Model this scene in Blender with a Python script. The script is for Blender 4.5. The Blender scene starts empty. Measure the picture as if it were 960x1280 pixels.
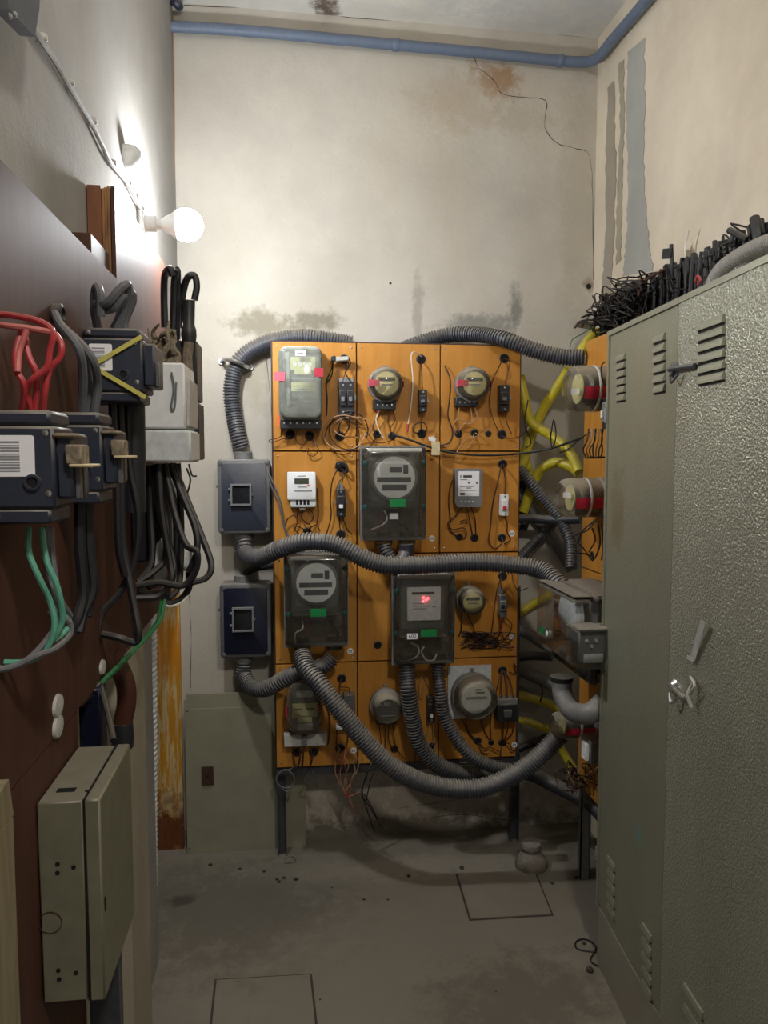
import bpy, bmesh, math, random
from mathutils import Vector, Matrix
random.seed(7)
SC = bpy.context.scene
COL = SC.collection
# ------------------------------------------------------------------ camera
F = 960.0; CH = 1.5
YAW = math.radians(7.0); PIT = math.radians(4.2)
cam_d = bpy.data.cameras.new('camera'); cam = bpy.data.objects.new('camera', cam_d); COL.objects.link(cam)
cam_d.sensor_fit = 'HORIZONTAL'; cam_d.sensor_width = 36.0; cam_d.lens = 36.0 * F / 960.0
cam_d.clip_start = 0.02
cam.location = (0, 0, CH)
cam.rotation_euler = (math.pi / 2 - PIT, 0, -YAW)
SC.camera = cam
# ------------------------------------------------------------------ view + world
SC.view_settings.view_transform = 'Standard'
SC.view_settings.look = 'None'
SC.view_settings.gamma = 1.0
SC.view_settings.use_curve_mapping = False
SC.view_settings.exposure = 0.0
W_ = bpy.data.worlds.new('world'); SC.world = W_; W_.use_nodes = True
W_.node_tree.nodes['Background'].inputs[0].default_value = (0.95, 0.93, 0.9, 1)
W_.node_tree.nodes['Background'].inputs[1].default_value = 0.22
BULB = Vector((-0.2755, 2.2, 2.128))
BULB_E = 470.0
# second room lamp, overhead behind the camera (the place's other ceiling lamp)
ld = bpy.data.lights.new('ceiling_lamp_light', 'AREA'); ld.shape = 'DISK'; ld.size = 0.22; ld.energy = 23.0; ld.color = (1.0, 0.95, 0.88)
lo = bpy.data.objects.new('ceiling_lamp_light', ld); COL.objects.link(lo)
lo.location = (0.45, -0.25, 2.95); lo.rotation_euler = (math.radians(35), 0, 0)

# ------------------------------------------------------------------ pixel helpers (photo pixel -> point on a real plane)
cy, sy, cp, sp = math.cos(YAW), math.sin(YAW), math.cos(PIT), math.sin(PIT)
FW = Vector((sy * cp, cy * cp, -sp)); RT = Vector((cy, -sy, 0)); UP = Vector((sy * sp, cy * sp, cp))
def hit(px, py, ax, v):
    d = FW + RT * ((px - 480) / F) + UP * ((640 - py) / F)
    o = (0, 0, CH)
    return Vector(o) + d * ((v - o[ax]) / d[ax])
def wy(px, py, Y): return hit(px, py, 1, Y)
def wx(px, py, X): return hit(px, py, 0, X)
def wz(px, py, Z=0.0): return hit(px, py, 2, Z)
YB = 2.76          # front face of the wall board
def bp(px, py, d=0.0): return wy(px, py, YB - d)
def rect(x0, y0, x1, y1, Y):
    ym = (y0 + y1) / 2; xm = (x0 + x1) / 2
    return wy(x0, ym, Y).x, wy(x1, ym, Y).x, wy(xm, y1, Y).z, wy(xm, y0, Y).z

# ------------------------------------------------------------------ materials
MATS = {}
def s2l(c):
    return tuple(((v / 255) / 12.92 if v / 255 <= 0.04045 else ((v / 255 + 0.055) / 1.055) ** 2.4) for v in c)
class NT:
    def __init__(s, name):
        s.m = bpy.data.materials.new(name); s.m.use_nodes = True
        s.t = s.m.node_tree; s.n = s.t.nodes; s.b = s.n['Principled BSDF']
        s.tc = s.n.new('ShaderNodeNewGeometry').outputs['Position']
    def node(s, typ, **kw):
        n = s.n.new(typ)
        for k, v in kw.items(): setattr(n, k, v)
        return n
    def link(s, a, b): s.t.links.new(a, b)
    def noise(s, scale, detail=4, rough=0.55, vec=None, stretch=None, dist=0.0):
        n = s.node('ShaderNodeTexNoise'); n.inputs['Scale'].default_value = scale
        n.inputs['Detail'].default_value = detail; n.inputs['Roughness'].default_value = rough
        n.inputs['Distortion'].default_value = dist
        v = vec or s.tc
        if stretch:
            m = s.node('ShaderNodeMapping'); m.inputs['Scale'].default_value = stretch
            s.link(v, m.inputs['Vector']); v = m.outputs[0]
        s.link(v, n.inputs['Vector']); return n.outputs[0]
    def ramp(s, f, a, b, lo=0.0, hi=1.0):
        r = s.node('ShaderNodeMapRange'); r.inputs['From Min'].default_value = a; r.inputs['From Max'].default_value = b
        r.inputs['To Min'].default_value = lo; r.inputs['To Max'].default_value = hi
        s.link(f, r.inputs['Value']); return r.outputs[0]
    def mix(s, f, a, b):
        m = s.node('ShaderNodeMix'); m.data_type = 'RGBA'
        if isinstance(f, float): m.inputs[0].default_value = f
        else: s.link(f, m.inputs[0])
        for i, v in ((6, a), (7, b)):
            if isinstance(v, tuple): m.inputs[i].default_value = (*v[:3], 1)
            else: s.link(v, m.inputs[i])
        return m.outputs[2]
    def math(s, op, a, b=0.0):
        m = s.node('ShaderNodeMath', operation=op)
        for i, v in ((0, a), (1, b)):
            if isinstance(v, (int, float)): m.inputs[i].default_value = v
            else: s.link(v, m.inputs[i])
        return m.outputs[0]
    def bump(s, h, strength=0.3, dist=0.002):
        b = s.node('ShaderNodeBump'); b.inputs['Strength'].default_value = strength; b.inputs['Distance'].default_value = dist
        s.link(h, b.inputs['Height']); s.link(b.outputs[0], s.b.inputs['Normal'])
    def col(s, c):
        if isinstance(c, tuple): s.b.inputs['Base Color'].default_value = (*c[:3], 1)
        else: s.link(c, s.b.inputs['Base Color'])
    def done(s, rough=0.6, metal=0.0, spec=0.5):
        s.b.inputs['Roughness'].default_value = rough; s.b.inputs['Metallic'].default_value = metal
        s.b.inputs['Specular IOR Level'].default_value = spec
        return s.m
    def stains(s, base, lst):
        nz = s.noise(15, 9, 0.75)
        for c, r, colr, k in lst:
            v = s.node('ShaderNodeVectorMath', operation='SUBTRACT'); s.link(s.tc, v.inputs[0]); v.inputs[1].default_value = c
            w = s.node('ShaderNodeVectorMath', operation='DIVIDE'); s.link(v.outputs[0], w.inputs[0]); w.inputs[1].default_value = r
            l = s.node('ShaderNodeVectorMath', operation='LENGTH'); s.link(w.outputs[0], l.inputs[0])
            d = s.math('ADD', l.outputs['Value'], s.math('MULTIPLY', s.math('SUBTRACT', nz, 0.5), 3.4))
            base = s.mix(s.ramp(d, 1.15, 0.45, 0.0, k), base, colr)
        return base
def plain(name, rgb, rough=0.55, metal=0.0, var=0.12, bump=0.0, scale=60, spec=0.5, dust=0.0):
    """procedural plastic / metal / paint: colour mottled a little, optional dust settled on upward faces"""
    if name in MATS: return MATS[name]
    t = NT(name); c = s2l(rgb)
    n = t.noise(scale, 3)
    base = t.mix(t.ramp(n, 0.3, 0.7), tuple(v * (1 - var) for v in c), tuple(min(1, v * (1 + var)) for v in c))
    if dust:
        g = t.node('ShaderNodeNewGeometry'); x = t.node('ShaderNodeSeparateXYZ'); t.link(g.outputs['Normal'], x.inputs[0])
        f = t.math('MULTIPLY', t.ramp(x.outputs[2], 0.05, 0.9, 0.0, dust), t.ramp(t.noise(35, 4), 0.25, 0.6, 0.55, 1.0))
        base = t.mix(f, base, s2l((158, 150, 136)))
    t.col(base)
    if bump: t.bump(t.noise(scale * 2, 3), bump, 0.001)
    MATS[name] = t.done(rough, metal, spec); return MATS[name]
def plaster(name, rgb, stain=(), dark=0.75, var=1.0):
    t = NT(name); c = s2l(rgb)
    a = t.mix(t.ramp(t.noise(1.7, 7, 0.62), 0.3, 0.72), tuple(v * 0.74 for v in c), tuple(v * 1.08 for v in c))
    a = t.mix(t.ramp(t.noise(2.2, 5, 0.6, stretch=(1, 1, 0.28)), 0.46, 0.72, 0, 0.5 * var), a, tuple(v * m for v, m in zip(c, (0.8, 0.74, 0.64))))
    a = t.mix(t.ramp(t.noise(24, 8, 0.8), 0.635, 0.70, 0, 0.6), a, tuple(v * dark * 0.75 for v in c))
    a = t.mix(t.ramp(t.noise(75, 5, 0.8), 0.62, 0.72, 0, 0.5), a, tuple(v * 1.2 for v in c))
    a = t.stains(a, stain)
    t.col(a)
    h = t.math('ADD', t.math('MULTIPLY', t.noise(14, 8, 0.7), 1.0), t.math('MULTIPLY', t.noise(170, 3, 0.6), 0.22))
    t.bump(h, 0.55, 0.006)
    MATS[name] = t.done(0.92, 0, 0.2); return MATS[name]
def wood(name, c1, c2, scale=6, rough=0.5, axis='z', sharp=(0.35, 0.65), stain=()):
    t = NT(name)
    st = {'z': (9, 9, 0.9), 'y': (9, 0.8, 9), 'x': (0.8, 9, 9)}[axis]
    n = t.noise(scale, 6, 0.62, stretch=st, dist=0.7)
    m = t.noise(3.0, 3)
    a = t.mix(t.ramp(n, *sharp), s2l(c1), s2l(c2))
    a = t.mix(t.ramp(m, 0.35, 0.7, 0, 0.35), a, s2l(tuple(v * 0.72 for v in c1)))
    a = t.mix(t.ramp(t.noise(40, 5, 0.8), 0.64, 0.7, 0, 0.4), a, s2l(tuple(v * 0.5 for v in c1)))
    a = t.stains(a, stain)
    t.col(a); t.bump(n, 0.15, 0.001)
    MATS[name] = t.done(rough, 0, 0.35); return MATS[name]
def clear(name, tint=(0.86, 0.87, 0.84), dustk=0.16, dustc=(150, 146, 134), rough=0.08, refl=1.0):
    """dusty transparent plastic or glass"""
    t = NT(name); n = t.n; n.remove(t.b); out = n['Material Output']
    tr = t.node('ShaderNodeBsdfTransparent'); tr.inputs[0].default_value = (*tint, 1)
    gl = t.node('ShaderNodeBsdfGlossy'); gl.inputs['Roughness'].default_value = rough
    df = t.node('ShaderNodeBsdfDiffuse'); df.inputs[0].default_value = (*s2l(dustc), 1)
    fr = t.node('ShaderNodeFresnel'); fr.inputs[0].default_value = 1.45
    m1 = t.node('ShaderNodeMixShader'); t.link(t.math('MULTIPLY', fr.outputs[0], refl), m1.inputs[0]); t.link(tr.outputs[0], m1.inputs[1]); t.link(gl.outputs[0], m1.inputs[2])
    g = t.node('ShaderNodeNewGeometry'); x = t.node('ShaderNodeSeparateXYZ'); t.link(g.outputs['Normal'], x.inputs[0])
    up = t.ramp(x.outputs[2], 0.2, 0.8, 0.0, 0.6)
    d = t.math('ADD', t.ramp(t.noise(22, 6, 0.7), 0.3, 0.7, dustk * 0.6, dustk * 1.5), up)
    m2 = t.node('ShaderNodeMixShader'); t.link(d, m2.inputs[0]); t.link(m1.outputs[0], m2.inputs[1]); t.link(df.outputs[0], m2.inputs[2])
    t.link(m2.outputs[0], out.inputs[0]); MATS[name] = t.m; return t.m
def emit(name, rgb, k):
    t = NT(name); t.col(tuple(rgb)); t.b.inputs['Emission Color'].default_value = (*rgb, 1); t.b.inputs['Emission Strength'].default_value = k
    MATS[name] = t.done(0.4); return t.m
def hammer(name, rgb, amp, scale, rough=0.33, stain=()):
    t = NT(name); c = s2l(rgb)
    a = t.mix(t.ramp(t.noise(3, 5, 0.6, stretch=(1, 1, 0.4)), 0.3, 0.7), tuple(v * 0.86 for v in c), tuple(v * 1.1 for v in c))
    a = t.stains(a, stain)
    t.col(a); t.bump(t.noise(scale, 2, 0.5), amp, 0.004)
    MATS[name] = t.done(rough, 0.4, 0.7); return t.m

M = MATS
WALLC = (201, 195, 184)
gy = s2l((120, 122, 116)); rust = s2l((150, 112, 70)); pale = s2l((228, 222, 208)); dk = s2l((96, 92, 84))
def sw(px, py, Y, rx, rz, c, k): p = wy(px, py, Y); return ((p.x, p.y, p.z), (rx, 1.0, rz), c, k)
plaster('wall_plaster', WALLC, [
    sw(622, 100, 2.93, 0.10, 0.07, rust, 0.75), sw(575, 130, 2.93, 0.17, 0.12, s2l((176, 160, 138)), 0.55),
    sw(330, 405, 2.93, 0.14, 0.05, s2l((142, 136, 116)), 0.8), sw(395, 400, 2.93, 0.10, 0.04, s2l((132, 128, 112)), 0.85),
    sw(600, 408, 2.93, 0.16, 0.05, s2l((140, 138, 130)), 0.85), sw(645, 385, 2.93, 0.03, 0.09, s2l((132, 130, 122)), 0.9),
    sw(522, 385, 2.93, 0.022, 0.14, s2l((150, 146, 136)), 0.6), sw(735, 357, 2.93, 0.03, 0.03, s2l((120, 106, 92)), 0.9),
    sw(650, 150, 2.93, 0.10, 0.06, s2l((172, 160, 142)), 0.5),
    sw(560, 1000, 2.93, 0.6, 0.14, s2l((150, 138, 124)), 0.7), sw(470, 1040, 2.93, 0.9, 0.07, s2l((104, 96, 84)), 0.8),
    sw(320, 480, 2.93, 0.05, 0.12, s2l((168, 160, 138)), 0.6), sw(724, 250, 2.93, 0.09, 0.6, s2l((176, 166, 148)), 0.55)])
plaster('right_plaster', (230, 218, 198), [], var=0.9)
plaster('left_plaster', (164, 161, 156), [])
plaster('putty_grey', (176, 177, 170), [], dark=0.9)
plaster('putty_dark', (170, 162, 146), [], dark=0.9)
plaster('ceiling_plaster', (232, 229, 222), [sw(405, 15, 2.93, 0.05, 0.03, s2l((90, 70, 56)), 0.9), ((0.9, 2.6, 3.1), (0.5, 0.3, 1), s2l((196, 199, 202)), 0.6)])
plaster('pier_plaster', (176, 168, 150), [])
plaster('plinth_plaster', (150, 143, 128), [])
fl = [(tuple(wz(110 + 115, 1126)), (0.05, 0.035, 1), s2l((40, 36, 34)), 0.95), (tuple(wz(280, 1140)), (0.45, 0.35, 1), s2l((92, 86, 76)), 0.6),
      (tuple(wz(560, 1190)), (0.5, 0.25, 1), s2l((128, 118, 104)), 0.5), (tuple(wz(660, 1250)), (0.3, 0.2, 1), s2l((80, 72, 62)), 0.5),
      (tuple(wz(560, 1080)), (0.6, 0.1, 1), s2l((150, 142, 128)), 0.6)]
plaster('floor_concrete', (132, 125, 112), fl, dark=0.55)
plaster('floor_slab', (128, 122, 108), [], dark=0.55)
wood('board_wood', (190, 126, 46), (208, 148, 68), 3.0, 0.42, sharp=(0.3, 0.7))
wood('dark_board', (84, 52, 39), (68, 41, 31), 4.0, 0.6)
wood('brown_ply', (104, 62, 44), (140, 92, 62), 5.0, 0.6)
wood('ply_edge', (170, 128, 82), (120, 82, 54), 8.0, 0.7)
wood('grey_timber', (150, 140, 112), (118, 108, 84), 5.0, 0.8)
wood('stained_plank', (200, 140, 30), (214, 196, 150), 9.0, 0.6, sharp=(0.44, 0.56), stain=[((-0.45, 2.9, 0.06), (1, 0.6, 0.16), s2l((92, 44, 18)), 0.95), ((-0.45, 2.9, 0.78), (1, 0.5, 0.13), s2l((196, 122, 16)), 0.7)])
plain('frame_brown', (66, 44, 34), 0.6)
plain('steel_dark', (84, 86, 92), 0.5, 0.5, dust=0.5)
plain('steel_light', (150, 154, 158), 0.4, 0.6, dust=0.3)
plain('chrome', (200, 200, 198), 0.25, 0.9)
plain('conduit_grey', (66, 68, 76), 0.45, 0.0, 0.1, dust=0.85)
plain('conduit_dark', (46, 48, 56), 0.45, 0.0, 0.1, dust=0.55)
plain('conduit_smooth', (112, 112, 112), 0.5, 0.0, 0.15, dust=0.5)
plain('conduit_pale', (150, 148, 144), 0.6, 0.0, 0.1, dust=0.7)
plain('conduit_yellow', (206, 190, 44), 0.42, 0.0, 0.12, dust=0.35)
plain('pipe_blue', (98, 112, 134), 0.5, 0.0, 0.08, dust=0.3)
plain('cable_black', (26, 26, 31), 0.5, 0.0, 0.15, dust=0.3)
plain('cable_grey', (92, 94, 100), 0.5, dust=0.4)
plain('wire_brown', (74, 40, 26), 0.5)
plain('wire_black', (28, 25, 26), 0.45)
plain('wire_white', (226, 222, 210), 0.5)
plain('wire_tan', (176, 140, 108), 0.5)
plain('wire_red', (176, 52, 58), 0.5, dust=0.4)
plain('wire_pink', (196, 108, 104), 0.55, dust=0.3)
plain('wire_teal', (92, 158, 136), 0.5)
plain('wire_green', (46, 116, 70), 0.5)
plain('copper', (190, 104, 60), 0.4, 0.6)
plain('black_plastic', (36, 38, 42), 0.45, dust=0.5)
plain('dark_cavity', (10, 10, 11), 0.8)
plain('navy_plastic', (48, 53, 66), 0.42, dust=0.8, bump=0.1)
plain('navy_face', (22, 26, 44), 0.3)
plain('grey_plastic', (118, 120, 122), 0.5, dust=0.7)
plain('mid_plastic', (92, 93, 94), 0.45, dust=0.7)
plain('pale_grey', (206, 210, 210), 0.45)
plain('white_plastic', (232, 234, 234), 0.4, var=0.04)
plain('dusty_white', (186, 184, 178), 0.5, dust=0.5)
plain('cream', (206, 204, 150), 0.5, var=0.08)
plain('cream_dial', (214, 206, 150), 0.45, var=0.12, scale=140)
plain('label_white', (240, 240, 244), 0.5, var=0.02)
plain('print_grey', (70, 74, 80), 0.5)
plain('print_mid', (140, 142, 146), 0.5)
plain('pink_tape', (226, 90, 110), 0.5)
plain('red_tape', (176, 36, 60), 0.45)
plain('green_tag', (8, 122, 60), 0.5, var=0.05)
plain('teal_screw', (24, 74, 70), 0.5)
plain('red_plastic', (206, 44, 36), 0.5)
plain('orange_tag', (236, 106, 62), 0.5)
plain('lcd', (70, 74, 62), 0.25)
plain('panel_sheet', (146, 143, 122), 0.55, 0.1, 0.08, scale=12, bump=0.05)
plain('cabinet_small', (120, 118, 98), 0.5, 0.15, 0.12, dust=0.45, scale=30, bump=0.1)
plain('tape_cream', (206, 190, 150), 0.6)
plain('yellow_strap', (198, 190, 96), 0.55)
plain('lump', (112, 104, 94), 0.9, var=0.3, bump=0.5, scale=90, dust=0.4)
plain('rag', (128, 116, 98), 0.9, var=0.4, bump=0.6, scale=120)
plain('crack_dark', (62, 54, 46), 0.95)
plain('debris', (58, 50, 44), 0.95, var=0.4)
plain('ear_glow', (255, 255, 255), 0.4)
hammer('cabinet_paint', (150, 150, 130), 0.22, 170, 0.42, [(tuple(wx(795, 1043, 0.86)), (0.2, 0.022, 0.03), s2l((120, 168, 160)), 0.9), (tuple(wx(770, 640, 0.88)), (0.2, 0.05, 0.12), s2l((120, 104, 66)), 0.5)])
hammer('cabinet_paint_rough_lit', (164, 164, 146), 1.0, 190, 0.36)  # same paint, stronger bump; colour lightened to stand in for the specular highlight
clear('clear_pale', (0.90, 0.92, 0.88), 0.26, (196, 200, 188)); clear('clear_cover', (0.94, 0.95, 0.93), 0.07); clear('clear_box', (0.96, 0.96, 0.95), 0.07, (128, 122, 112)); clear('glass_dome', (0.9, 0.9, 0.86), 0.14, (168, 158, 138), 0.05)
clear('smoke_cover', (0.42, 0.46, 0.52), 0.10, (110, 112, 118), 0.1)
emit('bulb_glow', (0.94, 0.97, 1.0), BULB_E)
emit('led_red', (1.0, 0.06, 0.08), 7.0)

# ------------------------------------------------------------------ mesh builder
WL = {}
def wloc(o): return WL.get(o.name, Vector((0, 0, 0)))
class MB:
    def __init__(s): s.bm = bmesh.new()
    def box(s, x0, x1, y0, y1, z0, z1, bev=0.0, seg=1):
        if x0 > x1: x0, x1 = x1, x0
        if y0 > y1: y0, y1 = y1, y0
        if z0 > z1: z0, z1 = z1, z0
        v = [s.bm.verts.new(p) for p in ((x0, y0, z0), (x1, y0, z0), (x1, y1, z0), (x0, y1, z0), (x0, y0, z1), (x1, y0, z1), (x1, y1, z1), (x0, y1, z1))]
        f = [s.bm.faces.new([v[i] for i in q]) for q in ((0, 3, 2, 1), (4, 5, 6, 7), (0, 1, 5, 4), (1, 2, 6, 5), (2, 3, 7, 6), (3, 0, 4, 7))]
        if bev:
            e = list({e for q in f for e in q.edges})
            bmesh.ops.bevel(s.bm, geom=e, offset=min(bev, (x1 - x0) * .45, (y1 - y0) * .45, (z1 - z0) * .45), segments=seg, affect='EDGES', profile=0.6)
        return s
    def obox(s, c, ax, ay, az, bev=0.0):
        """box from centre and three half-axis vectors"""
        c, ax, ay, az = map(Vector, (c, ax, ay, az))
        v = [s.bm.verts.new(c + ax * i + ay * j + az * k) for k in (-1, 1) for i, j in ((-1, -1), (1, -1), (1, 1), (-1, 1))]
        f = [s.bm.faces.new([v[i] for i in q]) for q in ((0, 3, 2, 1), (4, 5, 6, 7), (0, 1, 5, 4), (1, 2, 6, 5), (2, 3, 7, 6), (3, 0, 4, 7))]
        bmesh.ops.recalc_face_normals(s.bm, faces=f)
        if bev:
            bmesh.ops.bevel(s.bm, geom=list({e for q in f for e in q.edges}), offset=bev, segments=1, affect='EDGES')
        return s
    def prism(s, pts, d, base=None):
        """outline pts (3D, planar) extruded by vector d"""
        d = Vector(d); a = [s.bm.verts.new(Vector(p)) for p in pts]; b = [s.bm.verts.new(Vector(p) + d) for p in pts]
        n = len(a); fs = [s.bm.faces.new(a), s.bm.faces.new(b[::-1])]
        for i in range(n): fs.append(s.bm.faces.new((a[i], b[i], b[(i + 1) % n], a[(i + 1) % n])))
        bmesh.ops.recalc_face_normals(s.bm, faces=fs)
        return s
    def rbox(s, x0, x1, z0, z1, yb, yf, r=0.01, ch=0.0, n=4, ax='y'):
        """rounded slab in XZ (ax='y', yb back, yf front) or in YZ (ax='x')"""
        def ring(i, y):
            out = []
            rr = max(r - i, 0.0006)
            for cx, cz, a0 in ((x1 - r, z1 - r, 0), (x0 + r, z1 - r, 90), (x0 + r, z0 + r, 180), (x1 - r, z0 + r, 270)):
                for k in range(n + 1):
                    a = math.radians(a0 + 90 * k / n)
                    u, w = cx + rr * math.cos(a), cz + rr * math.sin(a)
                    out.append((u, y, w) if ax == 'y' else (y, u, w))
            return out
        sgn = 1 if yf > yb else -1
        rings = [ring(0, yb), ring(0, yf - sgn * ch)] + ([ring(ch * .35, yf - sgn * ch * .3), ring(ch, yf)] if ch else [])
        vs = [[s.bm.verts.new(p) for p in q] for q in rings]; m = len(vs[0]); fs = [s.bm.faces.new(vs[0]), s.bm.faces.new(vs[-1])]
        for a, b in zip(vs, vs[1:]):
            for i in range(m): fs.append(s.bm.faces.new((a[i], b[i], b[(i + 1) % m], a[(i + 1) % m])))
        bmesh.ops.recalc_face_normals(s.bm, faces=fs)
        return s
    def frame(s, x0, x1, z0, z1, yb, yf, w):
        s.box(x0, x1, yb, yf, z1 - w, z1); s.box(x0, x1, yb, yf, z0, z0 + w)
        s.box(x0, x0 + w, yb, yf, z0 + w, z1 - w); s.box(x1 - w, x1, yb, yf, z0 + w, z1 - w); return s
    def lathe(s, c, axis, prof, n=24, cap=True):
        c = Vector(c); a = Vector(axis).normalized()
        u = a.orthogonal().normalized(); w = a.cross(u)
        rings = []
        for r, h in prof:
            rings.append([s.bm.verts.new(c + a * h + (u * math.cos(2 * math.pi * k / n) + w * math.sin(2 * math.pi * k / n)) * max(r, 1e-4)) for k in range(n)])
        fs = []
        for p, q in zip(rings, rings[1:]):
            for k in range(n): fs.append(s.bm.faces.new((p[k], p[(k + 1) % n], q[(k + 1) % n], q[k])))
        if cap: fs += [s.bm.faces.new(rings[0][::-1]), s.bm.faces.new(rings[-1])]
        if cap: bmesh.ops.recalc_face_normals(s.bm, faces=fs)
        return s
    def tube(s, pts, r, n=8, sub=5, rib=0.0, pitch=0.01, smooth=True):
        P = spline(pts, sub) if smooth and len(pts) > 2 else [Vector(p) for p in pts]
        if rib:
            L = [0.0]
            for a, b in zip(P, P[1:]): L.append(L[-1] + (b - a).length)
            tot = L[-1]; k = max(2, int(tot / pitch)); Q = []; R = []; j = 0
            for i in range(k):
                for fr, rr in ((0.0, 0), (0.12, 1), (0.5, 1), (0.62, 0)):
                    t = (i + fr) / k * tot
                    while j < len(L) - 2 and L[j + 1] < t: j += 1
                    f = (t - L[j]) / max(L[j + 1] - L[j], 1e-9)
                    Q.append(P[j].lerp(P[j + 1], f)); R.append(r if rr else r - rib)
            P, rad = Q, R
        else: rad = [r] * len(P) if not callable(r) else [r(i / (len(P) - 1)) for i in range(len(P))]
        t0 = (P[1] - P[0]).normalized(); u = t0.orthogonal().normalized(); prev = None; fs = []
        for i, p in enumerate(P):
            a = P[max(i - 1, 0)]; b = P[min(i + 1, len(P) - 1)]; t = (b - a)
            if t.length < 1e-9: t = t0
            t = t.normalized(); u = (u - t * u.dot(t)).normalized(); w = t.cross(u)
            ring = [s.bm.verts.new(p + (u * math.cos(2 * math.pi * k / n) + w * math.sin(2 * math.pi * k / n)) * rad[i]) for k in range(n)]
            if prev:
                for k in range(n): fs.append(s.bm.faces.new((prev[k], prev[(k + 1) % n], ring[(k + 1) % n], ring[k])))
            else: s.bm.faces.new(ring[::-1])
            prev = ring
        s.bm.faces.new(prev)
        return s
    def strip(s, pts, w, nrm, th=0.0006):
        """ragged flat ribbon lying on a wall"""
        P = spline(pts, 4); nrm = Vector(nrm); a = []; b = []
        for i, p in enumerate(P):
            t = (P[min(i + 1, len(P) - 1)] - P[max(i - 1, 0)]).normalized(); q = t.cross(nrm).normalized()
            k = w * random.uniform(0.35, 1.2); j = q * random.uniform(-w, w) * 1.3
            a.append(s.bm.verts.new(p + nrm * th + j + q * k)); b.append(s.bm.verts.new(p + nrm * th + j - q * k))
        for i in range(len(P) - 1):
            f = s.bm.faces.new((a[i], a[i + 1], b[i + 1], b[i]))
        return s
    def build(s, name, mat, parent=None, loc=None, kind=None, flat=False):
        bm = s.bm
        if parent is not None: off = wloc(parent)
        else:
            if loc is None:
                xs = [v.co for v in bm.verts]
                loc = (sum(v.x for v in xs) / len(xs), sum(v.y for v in xs) / len(xs), min(v.z for v in xs))
            off = Vector(loc)
        for v in bm.verts: v.co -= off
        bm.normal_update()
        for e in bm.edges:
            if len(e.link_faces) == 2 and e.calc_face_angle(0) > math.radians(38): e.smooth = False
        for f in bm.faces: f.smooth = not flat
        me = bpy.data.meshes.new(name); bm.to_mesh(me); bm.free()
        me.materials.append(M[mat]); o = bpy.data.objects.new(name, me); COL.objects.link(o)
        if parent is not None: o.parent = parent
        else: o.location = off
        WL[o.name] = off.copy()
        if kind: o['kind'] = kind
        return o
def spline(pts, sub=5):
    P = [Vector(p) for p in pts]
    if len(P) < 3: return P
    out = []
    for i in range(len(P) - 1):
        p0 = P[i - 1] if i else P[0] * 2 - P[1]; p1, p2 = P[i], P[i + 1]; p3 = P[i + 2] if i + 2 < len(P) else P[-1] * 2 - P[-2]
        for k in range(sub):
            t = k / sub
            out.append(0.5 * ((2 * p1) + (p2 - p0) * t + (2 * p0 - 5 * p1 + 4 * p2 - p3) * t * t + (3 * p1 - p0 - 3 * p2 + p3) * t ** 3))
    out.append(P[-1]); return out
def tag(o, label, cat, group=None):
    o['label'] = label; o['category'] = cat
    if group: o['group'] = group
    return o
def thing(name, label, cat, loc, group=None):
    o = bpy.data.objects.new(name, None); COL.objects.link(o); o.location = loc; o.empty_display_size = 0.03
    WL[o.name] = Vector(loc); return tag(o, label, cat, group)
def struct(name, mb, mat, parent=None):
    o = mb.build(name, mat, parent, loc=(0, 0, 0) if parent is None else None)
    if parent is None: o['kind'] = 'structure'
    return o
def text(body, c, size, mat, parent, u=(1, 0, 0), v=(0, 0, 1), name='lettering', depth=0.0003):
    """extruded lettering centred at world point c, reading along u with up v"""
    cu = bpy.data.curves.new('t', 'FONT'); cu.body = body; cu.size = size; cu.align_x = 'CENTER'; cu.align_y = 'CENTER'; cu.extrude = depth; cu.resolution_u = 2
    ob = bpy.data.objects.new('t', cu); COL.objects.link(ob)
    dg = bpy.context.evaluated_depsgraph_get(); me = bpy.data.meshes.new_from_object(ob.evaluated_get(dg))
    bpy.data.objects.remove(ob); bpy.data.curves.remove(cu)
    u, v = Vector(u).normalized(), Vector(v).normalized(); w = u.cross(v); off = wloc(parent); c = Vector(c)
    for vt in me.vertices: vt.co = c + u * vt.co.x + v * vt.co.y + w * vt.co.z - off
    me.name = name; me.materials.clear(); me.materials.append(M[mat])
    o = bpy.data.objects.new(name, me); COL.objects.link(o); o.parent = parent; WL[o.name] = off.copy(); return o

# ------------------------------------------------------------------ setting
XL, XR, YW, ZC = -0.40, 1.183, 2.93, 3.075
Y0 = -1.6
floor_o = struct('floor', MB().box(XL - .22, XR + .15, Y0, YW + .15, -0.1, 0), 'floor_concrete')
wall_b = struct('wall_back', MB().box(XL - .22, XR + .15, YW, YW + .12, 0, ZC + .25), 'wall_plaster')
wall_l = struct('wall_left', MB().box(XL - .22, XL, Y0, 2.25, 0, ZC + .25).box(XL - .22, XL, 2.25, YW, 1.1, ZC + .25).box(XL - .22, XL - .13, 2.25, YW, 0, 1.1), 'left_plaster')
wall_r = struct('wall_right', MB().box(XR, XR + .12, Y0, YW, 0, ZC + .25), 'right_plaster')
# ceiling slab, its underside sloping down a little towards the right corner
cz_l = wy(217, 2, YW).z; cz_r = wy(744, 48, YW).z
mb = MB(); mb.prism([(XL - .12, YW, cz_l), (XR + .12, YW, cz_r), (XR + .12, YW, ZC + .3), (XL - .12, YW, ZC + .3)], (0, Y0 - YW, 0))
ceil_o = struct('ceiling', mb, 'ceiling_plaster')
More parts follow.
